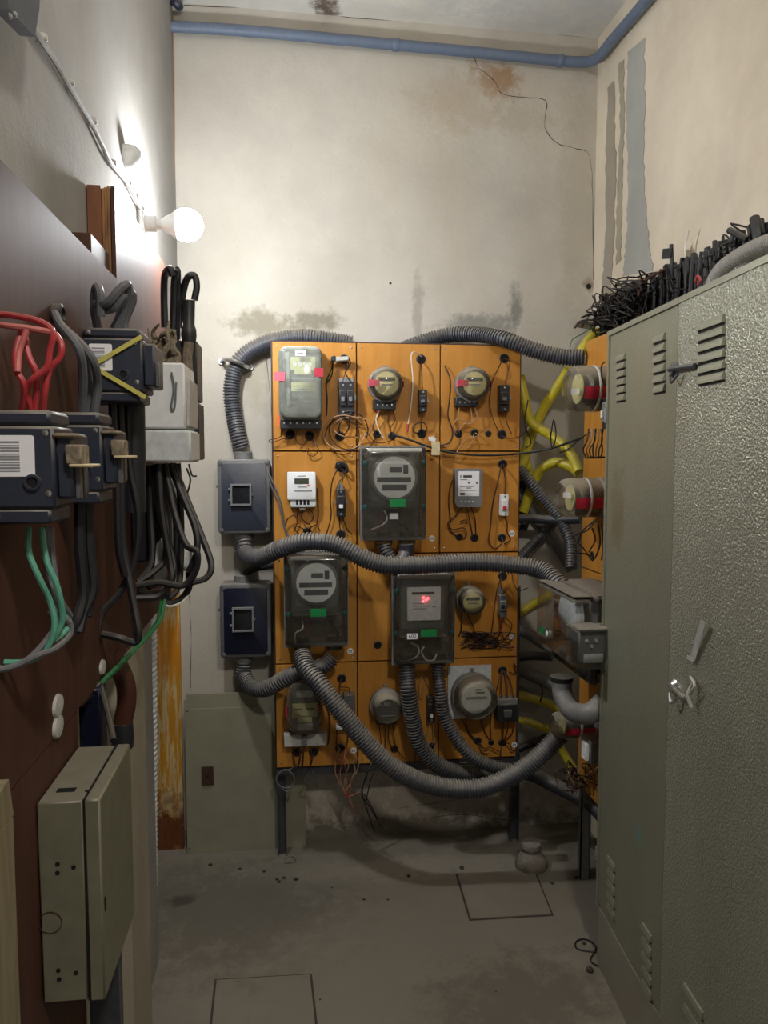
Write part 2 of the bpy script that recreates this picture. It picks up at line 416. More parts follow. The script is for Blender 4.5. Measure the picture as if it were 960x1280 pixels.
# cracks and putty repairs on the walls
def crack(pix, w=0.0016, n=None):
    mb = MB(); mb.strip([wy(x, y, YW) for x, y in pix], w, (0, -1, 0)); return struct('crack', mb, 'crack_dark', wall_b)
crack([(592, 72), (598, 85), (608, 92), (620, 105), (628, 118), (655, 122), (682, 126), (681, 158), (695, 178), (722, 186), (737, 196), (741, 250), (742, 350)])
crack([(236, 740), (239, 800), (238, 860)], 0.0012); crack([(333, 445), (338, 500), (340, 545)], 0.0010)
crack([(500, 1010), (540, 1004), (600, 996)], 0.0012); crack([(540, 1022), (580, 1018), (640, 1026)], 0.0012)
mb = MB(); mb.strip([wy(x, y, YW) for x, y in ((230, 6), (300, 10), (372, 14), (440, 22), (520, 27), (600, 34), (680, 41), (738, 47))], 0.0016, (0, -1, 0)); struct('crack', mb, 'crack_dark', wall_b)
mb = MB(); mb.lathe(wy(736, 358, YW) + Vector((0, .001, 0)), (0, -1, 0), [(0.012, 0), (0.010, 0.002)], 10); struct('wall_hole', mb, 'dark_cavity', wall_b)
mb = MB(); mb.lathe(wy(488, 354, YW), (0, -1, 0), [(0.005, 0), (0.003, 0.002)], 8); struct('wall_plug', mb, 'crack_dark', wall_b)
mb = MB(); mb.tube([wy(216.5, 20, YW - .012), wy(218, 150, YW - .012), wy(218, 330, YW - .012)], 0.0028, 6); struct('corner_cable', mb, 'wire_tan', wall_b)
def putty(left, right, mat):
    P = [wx(x, y, XR) for x, y in left] ; Q = [wx(x, y, XR) for x, y in right]
    P = spline(P, 12); Q = spline(Q, 12); mb = MB(); ring = []
    for i, p in enumerate(P): ring.append(p + Vector((-0.001, random.uniform(-.008, .008), random.uniform(-.002, .002))))
    for q in reversed(Q): ring.append(q + Vector((-0.001, random.uniform(-.008, .008), random.uniform(-.002, .002))))
    mb.prism(ring, (-0.0015, 0, 0)); return struct('putty_patch', mb, mat, wall_r)
putty([(786, 64), (783, 140), (786, 230), (783, 300), (779, 345)], [(806, 48), (806, 140), (806, 230), (811, 300), (817, 340)], 'putty_grey')
putty([(760, 110), (758, 200), (757, 300), (752, 370)], [(768, 100), (770, 200), (768, 300), (764, 366)], 'putty_dark')
putty([(774, 80), (776, 150), (772, 240), (771, 330)], [(780, 75), (781, 150), (778, 240), (777, 325)], 'pier_plaster')
for x, y, s in ((720, 195, .006), (735, 180, .004), (853, 198, .012), (735, 110, .005)): pass
# pier at the foot of the left wall and stained timber behind it
pr = wz(184, 1161); pn = wz(171, 1282)
mb = MB(); XP = -0.36
ya = wx(184, 1000, XP).y; yb_ = wx(166, 1200, XP + .012).y
mb.prism([(XL, ya, 0), (XP, ya, 0), (XP + .012, yb_, 0), (XL, yb_, 0)], (0, 0, 1.075))
pier = mb.build('trim_1', 'pier_plaster', None, loc=(0, 0, 0)); pier['kind'] = 'structure'
mb = MB(); xs_ = XL + .014
mb.box(wy(195, 1000, YW).x, wy(230, 1000, YW).x, YW - .022, YW - .001, 0, wy(210, 730, YW).z)
pl = mb.build('stained_plank', 'stained_plank'); tag(pl, 'tall narrow plank with streaky yellow-brown stain in the left back corner', 'plank')
mb = MB(); c0 = wy(190, 745, 2.66); cb = wy(190, 1080, 2.66)
mb_pts = []
for i in range(340):
    t = i / 339; z = c0.z * (1 - t) + 0.0 * t
    mb_pts.append((0, 0, z))
for ph in (0, math.pi):
    mb.tube([(c0.x + (cb.x - c0.x) * (1 - p[2] / c0.z) + .009 * math.cos(p[2] * 170 + ph), 2.66 + .009 * math.sin(p[2] * 170 + ph), p[2]) for p in mb_pts], 0.0085, 6, smooth=False)
tr = mb.build('twisted_cord', 'pale_grey'); tag(tr, 'pale twisted cord hanging just behind the edge of the beige pier', 'cord')
# floor hatches with open joints
def hatch(c):
    P = [wz(x, y) for x, y in c]; ctr = sum(P, Vector()) / 4
    def sc(k): return [ctr + (p - ctr) * k for p in P]
    mb = MB(); mb.prism([p + Vector((0, 0, .0003)) for p in sc(1.035)], (0, 0, 0.0006)); g = struct('hatch_joint', mb, 'crack_dark', floor_o)
    mb = MB(); mb.prism([p + Vector((0, 0, .0004)) for p in sc(0.985)], (0, 0, 0.004)); return struct('hatch_cover', mb, 'floor_concrete', floor_o)
hatch([(571, 1093), (668, 1089), (690, 1144), (588, 1150)])
hatch([(270, 1226), (388, 1219), (400, 1330), (258, 1340)])
# plinth under the grey cabinet
cA = wz(746, 1203); cd = Vector((0.081, 1, 0)).normalized()     # cabinet face runs along cd, away from the viewer
YN = 0.55
def cpt(Y, z, out=0.0):
    """point on the cabinet face plane"""
    t = (Y - cA.y) / cd.y; p = cA + cd * t; return Vector((p.x - out, Y, z))
def chit(px, py, out=0.0):
    d = FW + RT * ((px - 480) / F) + UP * ((640 - py) / F); o = Vector((0, 0, CH))
    n = Vector((cd.y, -cd.x, 0)); a = cA - Vector((out, 0, 0)); t = (a - o).dot(n) / d.dot(n); return o + d * t
cab_z0 = chit(749, 1135).z; cab_z1 = chit(757, 418).z; YFAR = chit(753, 800).y
mb = MB(); a, b = cpt(YN, 0), cpt(YFAR - .02, 0)
mb.prism([(a.x, a.y, 0), (b.x, b.y, 0), (XR, b.y, 0), (XR, a.y, 0)], (0, 0, cab_z0))
plinth = mb.build('trim_2', 'plinth_plaster', None, loc=(0, 0, 0)); plinth['kind'] = 'structure'

# ------------------------------------------------------------------ big grey cabinet
cab = thing('steel_cabinet', 'tall grey-green hammered steel cabinet with louvred doors along the right wall', 'cabinet', cpt(1.4, cab_z0))
IN = 0.018
def cprism(y0, y1, z0, z1, o0, o1):
    a, b = cpt(y0, z0), cpt(y1, z0)
    return [(a.x - o0, a.y, z0), (b.x - o0, b.y, z0), (b.x - o1, b.y, z0), (a.x - o1, a.y, z0)], (0, 0, z1 - z0)
mb = MB(); mb.prism(*cprism(YN, YFAR, cab_z0, cab_z1, -.004, -.25)); mb.build('body', 'cabinet_paint', cab)
YS = chit(848, 450).y
YE = YS - 0.60
def door(y0, y1, mat, out):
    mb = MB(); mb.prism(*cprism(y0, y1, cab_z0 + .012, cab_z1 - .012, out, -.003)); return mb.build('door', mat, cab)
d1 = door(YS + .004, YFAR - .016, 'cabinet_paint', 0.0); d2 = door(YE + .002, YS - .004, 'cabinet_paint_rough_lit', 0.004); door(YN + .01, YE - .002, 'cabinet_paint', 0.0)
mb = MB(); mb.prism(*cprism(YS - .0035, YS + .0035, cab_z0 + .012, cab_z1 - .012, .0012, -.003)); mb.build('door_seam', 'dark_cavity', cab)
mb = MB(); mb.prism(*cprism(YFAR - .014, YFAR, cab_z0, cab_z1, 0.004, -.004)); mb.build('edge_strip', 'cabinet_paint', cab)
mb = MB(); mb.prism(*cprism(YN, YFAR, cab_z1 - .011, cab_z1 + .002, 0.006, -.004)); mb.build('top_rail', 'cabinet_paint', cab)
def louvres(d, px0, py0, px1, py1, n, o):
    for i in range(n):
        t = i / (n - 1); c0, c1 = chit(px0, py0 + (py1 - py0) * t), chit(px1, py0 + (py1 - py0) * t)
        z = (c0.z + c1.z) / 2; ya, yb = min(c0.y, c1.y), max(c0.y, c1.y); dz = 0.011
        mb = MB(); k = 8
        for (A, Bq) in ((ya, yb),):
            prof = [(0.0, dz), (0.004, dz * .9), (0.0085, dz * .2), (0.0095, -dz * .4), (0.0095, -dz * .55), (0.0, -dz * .55)]
            ring0 = [cpt(A + .006, z + h, o + q * .7) for q, h in prof]; ring1 = [cpt(Bq - .006, z + h, o + q * .7) for q, h in prof]
            r0 = [mb.bm.verts.new(p) for p in ring0]; r1 = [mb.bm.verts.new(p) for p in ring1]
            fs = [mb.bm.faces.new(r0), mb.bm.faces.new(r1[::-1])]
            for j in range(len(prof)): fs.append(mb.bm.faces.new((r0[j], r1[j], r1[(j + 1) % len(prof)], r0[(j + 1) % len(prof)])))
            bmesh.ops.recalc_face_normals(mb.bm, faces=fs)
        mb.build('louvre', 'cabinet_paint', d)
        mb = MB(); a, b = cpt(ya + .004, z - dz * .95, o), cpt(yb - .004, z - dz * .95, o)
        mb.prism([(a.x - .0008, a.y, a.z), (b.x - .0008, b.y, b.z), (b.x - .0008, b.y, b.z + .005), (a.x - .0008, a.y, a.z + .005)], (-.0008, 0, 0)); mb.build('louvre_slot', 'dark_cavity', d)
louvres(d2, 875, 405, 910, 474, 6, 0.004)
louvres(d1, 817, 424, 833, 487, 6, 0); louvres(d1, 771, 448, 783, 498, 6, 0)
louvres(d1, 759, 1080, 770, 1140, 5, 0); louvres(d1, 802, 1166, 816, 1238, 5, 0)
louvres(d2, 856, 1252, 884, 1330, 4, 0.004)
for k, (y, ln) in enumerate(((461, 1), (862, 0))):
    p = chit(845, y, .012)
    h = MB(); h.lathe(p + Vector((.012, .02, 0)), (-1, 0, 0), [(0.018, 0), (0.018, .006), (.010, .014)], 14)
    h.tube([p + Vector((0, .03, .002)), p + Vector((-.006, -.01, 0)), p + Vector((-.006, -.09 if ln else -.05, -.004))], 0.006, 8)
    h.tube([p + Vector((-.004, .02, -.014)), p + Vector((-.010, .0, -.03)), p + Vector((-.004, -.018, -.012))], 0.003, 6)
    hp = h.build('latch', 'steel_dark' if ln else 'chrome', cab)
mb = MB(); mb.tube([chit(868, 851, .012), chit(860, 868, .022), chit(864, 884, .016)], 0.004, 6)
mb.tube([chit(863, 846, .012), chit(868, 858, .02), chit(858, 872, .02)], 0.003, 6); mb.build('hasp', 'dusty_white', cab)
a = chit(886, 776, .006); b = chit(868, 824, .006)
mb = MB(); mb.obox((a + b) / 2 + Vector((-.008, 0, 0)), (0.0006, 0, 0), Vector((0, .009, 0.002)), (b - a) / 2 + Vector((.004, 0, 0)))
mb.obox(b + Vector((-.006, .006, 0)), (0.0006, 0, 0), Vector((0, .012, 0)), (0, .0, .004))
tp = mb.build('paper_strip', 'dusty_white'); tag(tp, 'curled white paper strip taped to the grey cabinet door above the latch', 'paper')
for py in (520, 790, 1080):
    p = cpt(YFAR - .006, chit(757, py).z); mb = MB(); mb.lathe(p + Vector((-.006, 0, -.02)), (0, 0, 1), [(.005, 0), (.005, .04)], 8); mb.build('hinge', 'steel_light', cab)

# ------------------------------------------------------------------ main meter board
brd = thing('meter_board', 'orange plywood meter board on steel legs, made of square panels, against the back wall', 'board', (wy(500, 1070, YB).x, YB + .03, 0))
cx = [wy(341, 560, YB).x, wy(446, 560, YB).x, wy(550, 560, YB).x, wy(650, 560, YB).x]
rz = [wy(500, 429, YB).z, wy(500, 564, YB).z, wy(500, 692, YB).z, wy(500, 825.5, YB).z, wy(500, 953, YB).z]
mb = MB(); mb.box(cx[0] - .004, cx[3] + .006, YB + .018, YB + .062, rz[4] - .004, rz[0] + .004)
mb.build('frame', 'frame_brown', brd)
mb = MB(); mb.box(cx[0] + .0, cx[3], YB + .02, YB + .05, rz[4] - .040, rz[4] - .006, .002); mb.build('lower_rail', 'steel_dark', brd)
mb = MB(); mb.box(wy(575, 957, YB).x, wy(628, 957, YB).x, YB + .008, YB + .02, rz[4] - .018, rz[4] - .013); mb.build('hook_bar', 'chrome', brd)
panels = {}
scr = None
for r in range(4):
    for c in range(3):
        mb = MB(); mb.box(cx[c] + .0022, cx[c + 1] - .0022, YB, YB + .018, rz[r + 1] + .0025, rz[r] - .0025, .0012)
        p = mb.build('panel', 'board_wood', brd); panels[(r, c)] = p
        for sx, sz in ((0, 0), (1, 0), (0, 1), (1, 1)):
            q = Vector((cx[c] + .018 + sx * (cx[c + 1] - cx[c] - .036), YB, rz[r + 1] + .018 + sz * (rz[r] - rz[r + 1] - .036)))
            if scr is None:
                scr = bpy.data.meshes.new('screw'); b = MB(); b.lathe((0, 0, 0), (0, -1, 0), [(.0038, 0), (.003, .0016), (.001, .0022)], 8); b.bm.to_mesh(scr); b.bm.free(); scr.materials.append(M['chrome'])
            o = bpy.data.objects.new('screw', scr); COL.objects.link(o); o.parent = p; o.location = q - wloc(p)
def hole(r, c, px, py, rad=0.0135, d=0.0):
    q = bp(px, py); p = panels[(r, c)]
    mb = MB(); mb.lathe(q + Vector((0, .001, 0)), (0, -1, 0), [(rad + .004, 0), (rad + .004, .0025), (rad, .004), (rad, .0022)], 16); g = mb.build('cable_hole', 'black_plastic', p)
    mb = MB(); mb.lathe(q, (0, -1, 0), [(rad, 0), (rad * .98, .0018)], 16); mb.build('cable_hole', 'dark_cavity', p)
HOLES = [(0, 0, 363, 543), (0, 0, 387, 545), (0, 0, 430, 449), (0, 0, 425, 545), (0, 1, 471, 543, .011), (0, 1, 490, 545, .011), (0, 1, 526, 449), (0, 1, 527, 542), (0, 2, 573, 542, .011),
    (0, 2, 593, 541, .011), (0, 2, 610, 542, .008), (0, 2, 627, 543), (0, 2, 630, 448), (1, 0, 426, 584), (1, 0, 384, 664, .011), (1, 0, 426, 668), (1, 2, 574, 671, .010), (1, 2, 593, 672, .012), (1, 2, 628, 580), (1, 2, 627, 672, .012),
    (2, 1, 472, 806, .011), (2, 2, 628, 720), (3, 0, 427, 848), (3, 0, 371, 940), (3, 0, 392, 940), (3, 0, 425, 935), (3, 1, 478, 938, .010), (3, 1, 493, 936, .011), (3, 1, 541, 932, .010), (3, 2, 628, 838), (3, 2, 597, 926, .011), (3, 2, 614, 928, .008), (3, 2, 628, 928, .012), (3, 2, 572, 928, .010)]
for h in HOLES: hole(*h)
for px, yf, ex in ((352, 1075, 0), (645, 1062, 0)):
    q = wy(px, 1000, YB + .035); f = wz(px, yf)
    mb = MB(); w = .017
    mb.box(q.x - w, q.x + w, YB + .066, YB + .070, 0, 1.0); mb.box(q.x - w, q.x - w + .004, YB + .046, YB + .066, 0, rz[4] - .006); mb.box(q.x + w - .004, q.x + w, YB + .046, YB + .066, 0, rz[4] - .006)
    mb.build('leg', 'steel_dark', brd)
# round numbered stickers on the panels
for r, c, px, py, s in ((1, 2, 540, 673, 'S1'), (1, 2, 640, 667, 'T2'), (2, 0, 438, 814, 'S8'), (3, 0, 442, 938, 'S5'), (3, 2, 643, 931, '5'), (2, 2, 640, 796, '3'), (0, 1, 541, 549, '')):
    q = bp(px, py, .0002); p = panels[(r, c)]
    mb = MB(); mb.lathe(q, (0, -1, 0), [(.0115, 0), (.0110, .0012)], 12); st = mb.build('sticker', 'label_white', p)
    mb = MB(); mb.frame(q.x - .006, q.x + .005, q.z - .004, q.z + .004, q.y - .0018, q.y - .0011, .0018); mb.build('printed_mark', 'print_grey', st)

# ------------------------------------------------------------------ small builders for devices on the board
def yd(d): return YB - d
def box_px(mb, x0, y0, x1, y1, d0, d1, bev=0.0):
    a = rect(x0, y0, x1, y1, yd(d1)); mb.box(a[0], a[1], yd(d1), yd(d0), a[2], a[3], bev); return mb
def wires(parent, paths, col, r=0.0019, name='lead_wire'):
    for p in paths:
        mb = MB(); mb.tube([bp(*q) for q in p], r, 6, 4); mb.build(name, col, parent)
def plate(parent, name, mat, x0, y0, x1, y1, d, th=.0006):
    a = rect(x0, y0, x1, y1, yd(d)); mb = MB(); mb.box(a[0], a[1], yd(d) - th, yd(d), a[2], a[3]); return mb.build(name, mat, parent)
def screwrow(parent, xs, y, d, mat='chrome', r=.0035):
    for x in xs:
        mb = MB(); mb.lathe(bp(x, y, d), (0, -1, 0), [(r, -.001), (r, .0012), (r * .4, .0015)], 8); mb.build('terminal_screw', mat, parent)
def round_meter(label, px, py, rpx, name='round_meter', face='cream_dial', block=(466, 499, 496, 512), tape=True, face2=None, L=0.105, square=None):
    q = bp(px, py); t = thing(name, label, 'meter', q)
    R = rpx / 960 * 2.65
    if square:
        a = rect(*square, yd(.008)); mb = MB(); mb.box(a[0], a[1], yd(.008), yd(.001), a[2], a[3], .001); mb.build('mounting_plate', 'pale_grey', t)
    mb = MB(); mb.lathe(q, (0, -1, 0), [(R * .96, .001), (R * 1.04, .012), (R * 1.04, .030), (R * .98, .036)], 28); mb.build('base', 'grey_plastic', t)
    mb = MB(); mb.lathe(q, (0, -1, 0), [(R * .82, .036), (R * .82, .070), (R * .6, .074)], 24); mb.build('mechanism', 'mid_plastic', t)
    mb = MB(); mb.lathe(q, (0, -1, 0), [(R * .72, .074), (R * .72, .078)], 24)
    dl = mb.build('dial', face, t)
    if face2 == 'number':
        a = q + Vector((-R * .5, -.079, R * .15)); mb = MB(); mb.box(a.x, a.x + R * 1.0, a.y - .001, a.y, a.z, a.z + R * .22); mb.build('counter_window', 'black_plastic', dl)
        mb = MB(); mb.box(q.x - R * .35, q.x + R * .35, q.y - .081, q.y - .079, q.z - R * .08, q.z - R * .02); mb.build('disc_edge', 'steel_light', dl)
    elif face2 == 'dark':
        text('01320', q + Vector((-R * .2, -.080, R * .28)), R * .32, 'print_mid', dl)
        mb = MB(); mb.box(q.x - R * .4, q.x + R * .5, q.y - .0792, q.y - .0785, q.z - R * .5, q.z - R * .46); mb.build('scale_line', 'print_mid', dl)
    elif face2 == 'oval':
        mb = MB(); mb.box(q.x - R * .05, q.x + R * .3, q.y - .080, q.y - .078, q.z + R * .38, q.z + R * .46); mb.box(q.x - R * .0, q.x + R * .4, q.y - .080, q.y - .078, q.z + R * .24, q.z + R * .32); mb.build('counter_window', 'print_grey', dl)
        mb = MB(); mb.box(q.x - R * .5, q.x + R * .5, q.y - .084, q.y - .078, q.z + R * .02, q.z + R * .10); mb.build('disc_slot', 'grey_plastic', dl)
    mb = MB(); mb.lathe(q, (0, -1, 0), [(R * .97, .036), (R * 1.0, .045), (R * .97, L * .8), (R * .90, L * .93), (R * .75, L), (R * .02, L + .002)], 32); mb.build('glass_cover', 'glass_dome', t)
    mb = MB(); mb.lathe(q, (0, -1, 0), [(R * .99, .034), (R * 1.07, .036), (R * 1.07, .046), (R * .99, .048)], 28, cap=False); mb.build('rim', 'grey_plastic', t)
    if block:
        mb = MB(); box_px(mb, *block, .001, .045, .002); bk = mb.build('terminal_block', 'black_plastic', t)
        screwrow(bk, [block[0] + (block[2] - block[0]) * k for k in (.18, .4, .6, .82)], (block[1] + block[3]) / 2 + 1, .045)
    mb = MB(); mb.box(q.x - .006, q.x + .006, yd(.014), yd(.001), q.z + R * .95, q.z + R * 1.22, .002); mb.build('hanging_lug', 'grey_plastic', t)
    if tape:
        for sx in (-1, 1):
            mb = MB(); n = 5; w = .014; pts = []
            for yy0, yy1 in ((.03, .075),):
                mb.box(q.x + sx * R * 1.005 - (.0012 if sx < 0 else 0), q.x + sx * R * 1.005 + (.0012 if sx > 0 else 0), yd(.088), yd(.004), q.z - .011, q.z + .009)
                if sx < 0: mb.obox(q + Vector((-R * .80, -.102, 0)), (.020, .006, 0), (.0, -.0008, 0), (0, 0, .011))
            mb.build('tape', 'pink_tape' if sx < 0 else 'red_tape', t)
    return t
def breaker(label, x0, y0, x1, y1, cat='breaker', name='circuit_breaker', mat='black_plastic', toggle='grey_plastic', d=.055, poles=1, rail=True, on=.5):
    t = thing(name, label, cat, bp((x0 + x1) / 2, y1))
    w = x1 - x0; h = y1 - y0
    mb = MB(); box_px(mb, x0, y0, x1, y1, .004, d * .72, .002); mb.build('body', mat, t)
    for k in range(poles):
        a, b = x0 + w * (k + .06) / poles, x0 + w * (k + .94) / poles
        mb = MB(); box_px(mb, a, y0 + h * .26, b, y0 + h * .72, d * .72, d * .92, .002); st = mb.build('raised_front', mat, t)
        mb = MB(); box_px(mb, a + (b - a) * .25, y0 + h * (on - .05), a + (b - a) * .75, y0 + h * (on + .08), d * .92, d * 1.12, .001); mb.build('toggle', toggle, t)
        for yy in (.1, .9):
            mb = MB(); q = bp((a + b) / 2, y0 + h * yy, d * .72); mb.lathe(q, (0, -1, 0), [(.0042, -.001), (.004, .0012)], 8); mb.build('terminal_screw', 'chrome', t)
    if rail:
        a = rect(x0 - 2, y0 + h * .4, x1 + 2, y0 + h * .55, yd(.004)); mb = MB(); mb.box(a[0], a[1], yd(.005), yd(0.0005), a[2], a[3]); mb.build('mounting_clip', 'steel_light', t)
    return t

# ------------------------------------------------------------------ row 1
def case_meter():
    t = thing('boxed_meter', 'large clear-cased meter with cream scale plates and pink tape, top left of board', 'meter', bp(376, 535))
    a = rect(348, 431, 404, 524, yd(.10))
    mb = MB(); mb.rbox(a[0], a[1], a[2], a[3], yd(.001), yd(.03), .022, .004); mb.build('base', 'grey_plastic', t)
    b = rect(353, 438, 400, 516, yd(.06)); mb = MB(); mb.box(b[0], b[1], yd(.055), yd(.03), b[2], b[3], .004); mb.build('mechanism', 'grey_plastic', t)
    for y0, y1 in ((495, 499), (503, 506), (509, 512)):
        mb = MB(); box_px(mb, 358, y0, 394, y1, .055, .07, .001); mb.build('coil_bar', 'mid_plastic', t)
    mb = MB(); box_px(mb, 358, 440, 362, 508, .055, .075, .001); mb.build('bracket', 'steel_light', t)
    pl = plate(t, 'scale_plate', 'cream', 363, 446, 394, 463, .075); box = plate(t, 'scale_plate', 'cream', 368, 463, 389, 468, .075)
    for k in range(4):
        q = bp(368.5 + k * 6.4, 455, .0757); mb = MB(); mb.lathe(q, (0, -1, 0), [(.0062, 0), (.0062, .0004)], 12); r_ = mb.build('counter_dial', 'label_white', pl)
        mb = MB(); mb.obox(q + Vector((0, -.0008, .001)), (.0005, 0, 0), (0, .0003, 0), (.002, 0, .004)); mb.build('pointer', 'print_grey', pl)
    p2 = plate(t, 'scale_plate', 'cream', 364, 478, 395, 489, .075)
    for k, (x0, x1, y) in enumerate(((366, 374, 482), (379, 392, 482), (368, 384, 486))): plate(p2, 'print_line', 'print_mid', x0, y, x1, y + 1.2, .0757, .0003)
    plate(t, 'disc_edge', 'steel_light', 364, 472, 394, 474, .07, .002)
    l = plate(t, 'paper_label', 'label_white', 369, 438, 382, 445, .101)
    plate(l, 'print_line', 'print_mid', 371, 440.5, 379, 442.5, .1017, .0002)
    mb = MB(); mb.rbox(a[0] + .003, a[1] - .003, a[2] + .003, a[3] - .003, yd(.031), yd(.10), .026, .014); mb.build('clear_cover', 'clear_pale', t)
    for x0, x1, m in ((343, 356, 'pink_tape'), (393, 404, 'red_tape')): plate(t, 'tape', m, x0, 465 if x0 < 350 else 460, x1, 476 if x0 < 350 else 471, .1005)
    plate(t, 'orange_sticker', 'orange_tag', 346, 519, 349, 533, .03)
    mb = MB(); box_px(mb, 350, 524, 402, 536, .001, .055, .002); bk = mb.build('terminal_block', 'black_plastic', t)
    screwrow(bk, (355, 363, 371, 379, 387, 396), 529, .055)
    wires(t, [[(352, 535, .05), (352, 546, .02), (361, 549, .02), (363, 543, 0)], [(361, 536, .05), (349, 547, .03), (337, 550, .025), (340, 553, .02), (363, 545, 0)], [(372, 535, .05), (370, 550, .03), (378, 556, .02), (387, 547, 0)],
              [(381, 535, .05), (382, 545, .04), (387, 545, 0)], [(392, 535, .05), (398, 545, .03), (390, 548, 0)], [(388, 546, 0), (395, 556, .02), (398, 563, .02), (392, 570, .015), (385, 568, .015), (386, 560, .015)]], 'wire_brown', .0017)
case_meter()
t = breaker('black two-pole breaker on steel bracket beside the large clear-cased meter', 424, 477, 443, 519, poles=2)
mb = MB(); box_px(mb, 424, 473, 442, 478, .001, .03, .001); mb.build('bracket', 'steel_light', t)
wires(t, [[(430, 449, 0), (433, 460, .03), (428, 478, .04)], [(432, 449, 0), (436, 455, .03), (432, 466, .04), (439, 478, .04)], [(430, 519, .04), (424, 532, .04), (425, 545, 0)], [(437, 519, .04), (436, 535, .03), (428, 546, 0)]], 'wire_black', .0022)
for i, (cx_, cy_, rx, ry, ph, colr) in enumerate(((430, 541, 26, 22, 0, 'wire_tan'), (436, 538, 24, 24, 1, 'wire_black'), (441, 534, 24, 13, 2, 'wire_tan'), (428, 545, 21, 23, 3, 'wire_black'))):
    mb = MB(); mb.tube([bp(cx_ + rx * math.cos(ph + a * .3), cy_ + ry * math.sin(ph + a * .3), .035 + .012 * math.sin(a * .5 + ph)) for a in range(20)], .0019, 6, 3)
    mb.build('coiled_wire', colr, t)
t = thing('plug_adapter', 'small white and black plug adapter on a cord at the hole near the board top', 'plug', bp(427, 452))
a = bp(426, 449, .035); mb = MB(); mb.obox(a, (.028, -.002, .002), (0, .014, 0), (0, 0, .008), .003); mb.build('body', 'dusty_white', t)
mb = MB(); mb.obox(a + Vector((-.026, 0, .001)), (.008, 0, .001), (0, .0145, 0), (0, 0, .009), .002); mb.build('cap', 'black_plastic', t)
wires(t, [[(417, 450, .03), (414, 462, .02), (408, 478, .01), (409, 500, .008), (408, 520, .006)], [(416, 452, .03), (415, 468, .02), (407, 480, .01)], [(436, 447, .03), (438, 455, .02), (433, 462, .02)]], 'wire_black', .0022)

t = round_meter('small round glass meter with pink tape, left one of two in the top row', 480, 482, 21, face2='number', block=(467, 499, 495, 512))
wires(t, [[(470, 512, .03), (474, 520, .02), (466, 532, .02), (471, 543, 0)], [(487, 512, .03), (486, 530, .02), (490, 544, 0)], [(491, 512, .03), (494, 525, .02), (488, 535, .02), (491, 545, 0)], [(452, 575, .02), (462, 558, .02), (471, 546, 0)], [(458, 540, .03), (470, 553, .02), (486, 552, .02), (491, 547, 0)]], 'wire_brown', .0018)
wires(t, [[(474, 513, .035), (470, 525, .03), (474, 538, .03), (480, 548, .02)]], 'wire_white', .0022)
wires(t, [[(471, 512, .034), (473, 515, .033)]], 'wire_red', .005)
t = breaker('slim black breaker between the two small round meters of the top row', 524, 487, 534, 515)
wires(t, [[(526, 449, 0), (527, 460, .03), (528, 488, .04)], [(528, 514, .04), (527, 530, .03), (526, 542, 0)], [(526, 542, 0), (517, 540, .03), (517, 532, .03), (528, 528, .03), (534, 535, .03), (530, 545, .01)]], 'wire_black', .002)
wires(t, [[(527, 446, .005), (518, 440, .03), (514, 446, .03), (516, 475, .02), (514, 505, .02), (510, 530, .02)]], 'wire_white', .0022)
wires(t, [[(510, 530, .02), (509, 540, .02)]], 'wire_red', .004)
t = round_meter('small round glass meter with pink tape, right one of two in the top row', 587, 482, 21, face2='number', block=(570, 496, 598, 508))
wires(t, [[(574, 508, .03), (573, 525, .02), (574, 541, 0)], [(592, 508, .03), (597, 520, .03), (588, 528, .03), (572, 524, .03), (566, 535, .02), (572, 543, 0)], [(588, 508, .03), (590, 528, .03), (580, 530, .03), (573, 540, 0)],
          [(594, 541, 0), (598, 545, .03), (584, 548, .02), (574, 560, .02), (567, 573, .02)], [(592, 543, 0), (590, 552, .02), (585, 560, .02)]], 'wire_tan', .0017)
wires(t, [[(556, 457, .01), (563, 475, .02), (562, 500, .02), (560, 520, .02), (566, 540, .02), (562, 553, .02), (550, 557, .02)]], 'wire_black', .0025)
t = breaker('slim black breaker in the top right panel of the orange board', 625, 481, 637, 515)
wires(t, [[(629, 448, 0), (622, 462, .03), (616, 475, .02), (612, 500, .02), (615, 520, .02), (621, 535, .02), (626, 543, 0)], [(631, 448, .01), (637, 452, .03), (635, 465, .03), (632, 482, .04)], [(631, 515, .04), (634, 530, .02), (640, 543, .01)],
          [(627, 545, 0), (640, 548, .02), (654, 543, .0), (660, 530, -.05)]], 'wire_brown', .0018)
# horizontal cable across the boundary of rows 1 and 2
t = thing('black_cable', 'long black cable running along the seam under the top row of panels', 'cable', bp(500, 560))
mb = MB(); mb.tube([bp(*q) for q in ((345, 575, .01), (352, 576, .01),)] if 0 else [bp(490, 543, .03), bp(510, 549, .035), bp(535, 558, .035), bp(560, 565, .035), bp(600, 569, .03), bp(650, 567, .02), wy(690, 560, 2.72), wy(728, 547, 2.6)], .0042, 8); mb.build('cable', 'cable_black', t)
mb = MB(); box_px(mb, 540, 552, 550, 569, .028, .042, .001); mb.build('tape_wrap', 'tape_cream', t)
mb = MB(); mb.obox(bp(540, 549, .03), (.012, 0, -.002), (0, .004, 0), (0, 0, .007), .001); mb.build('connector', 'white_plastic', t)

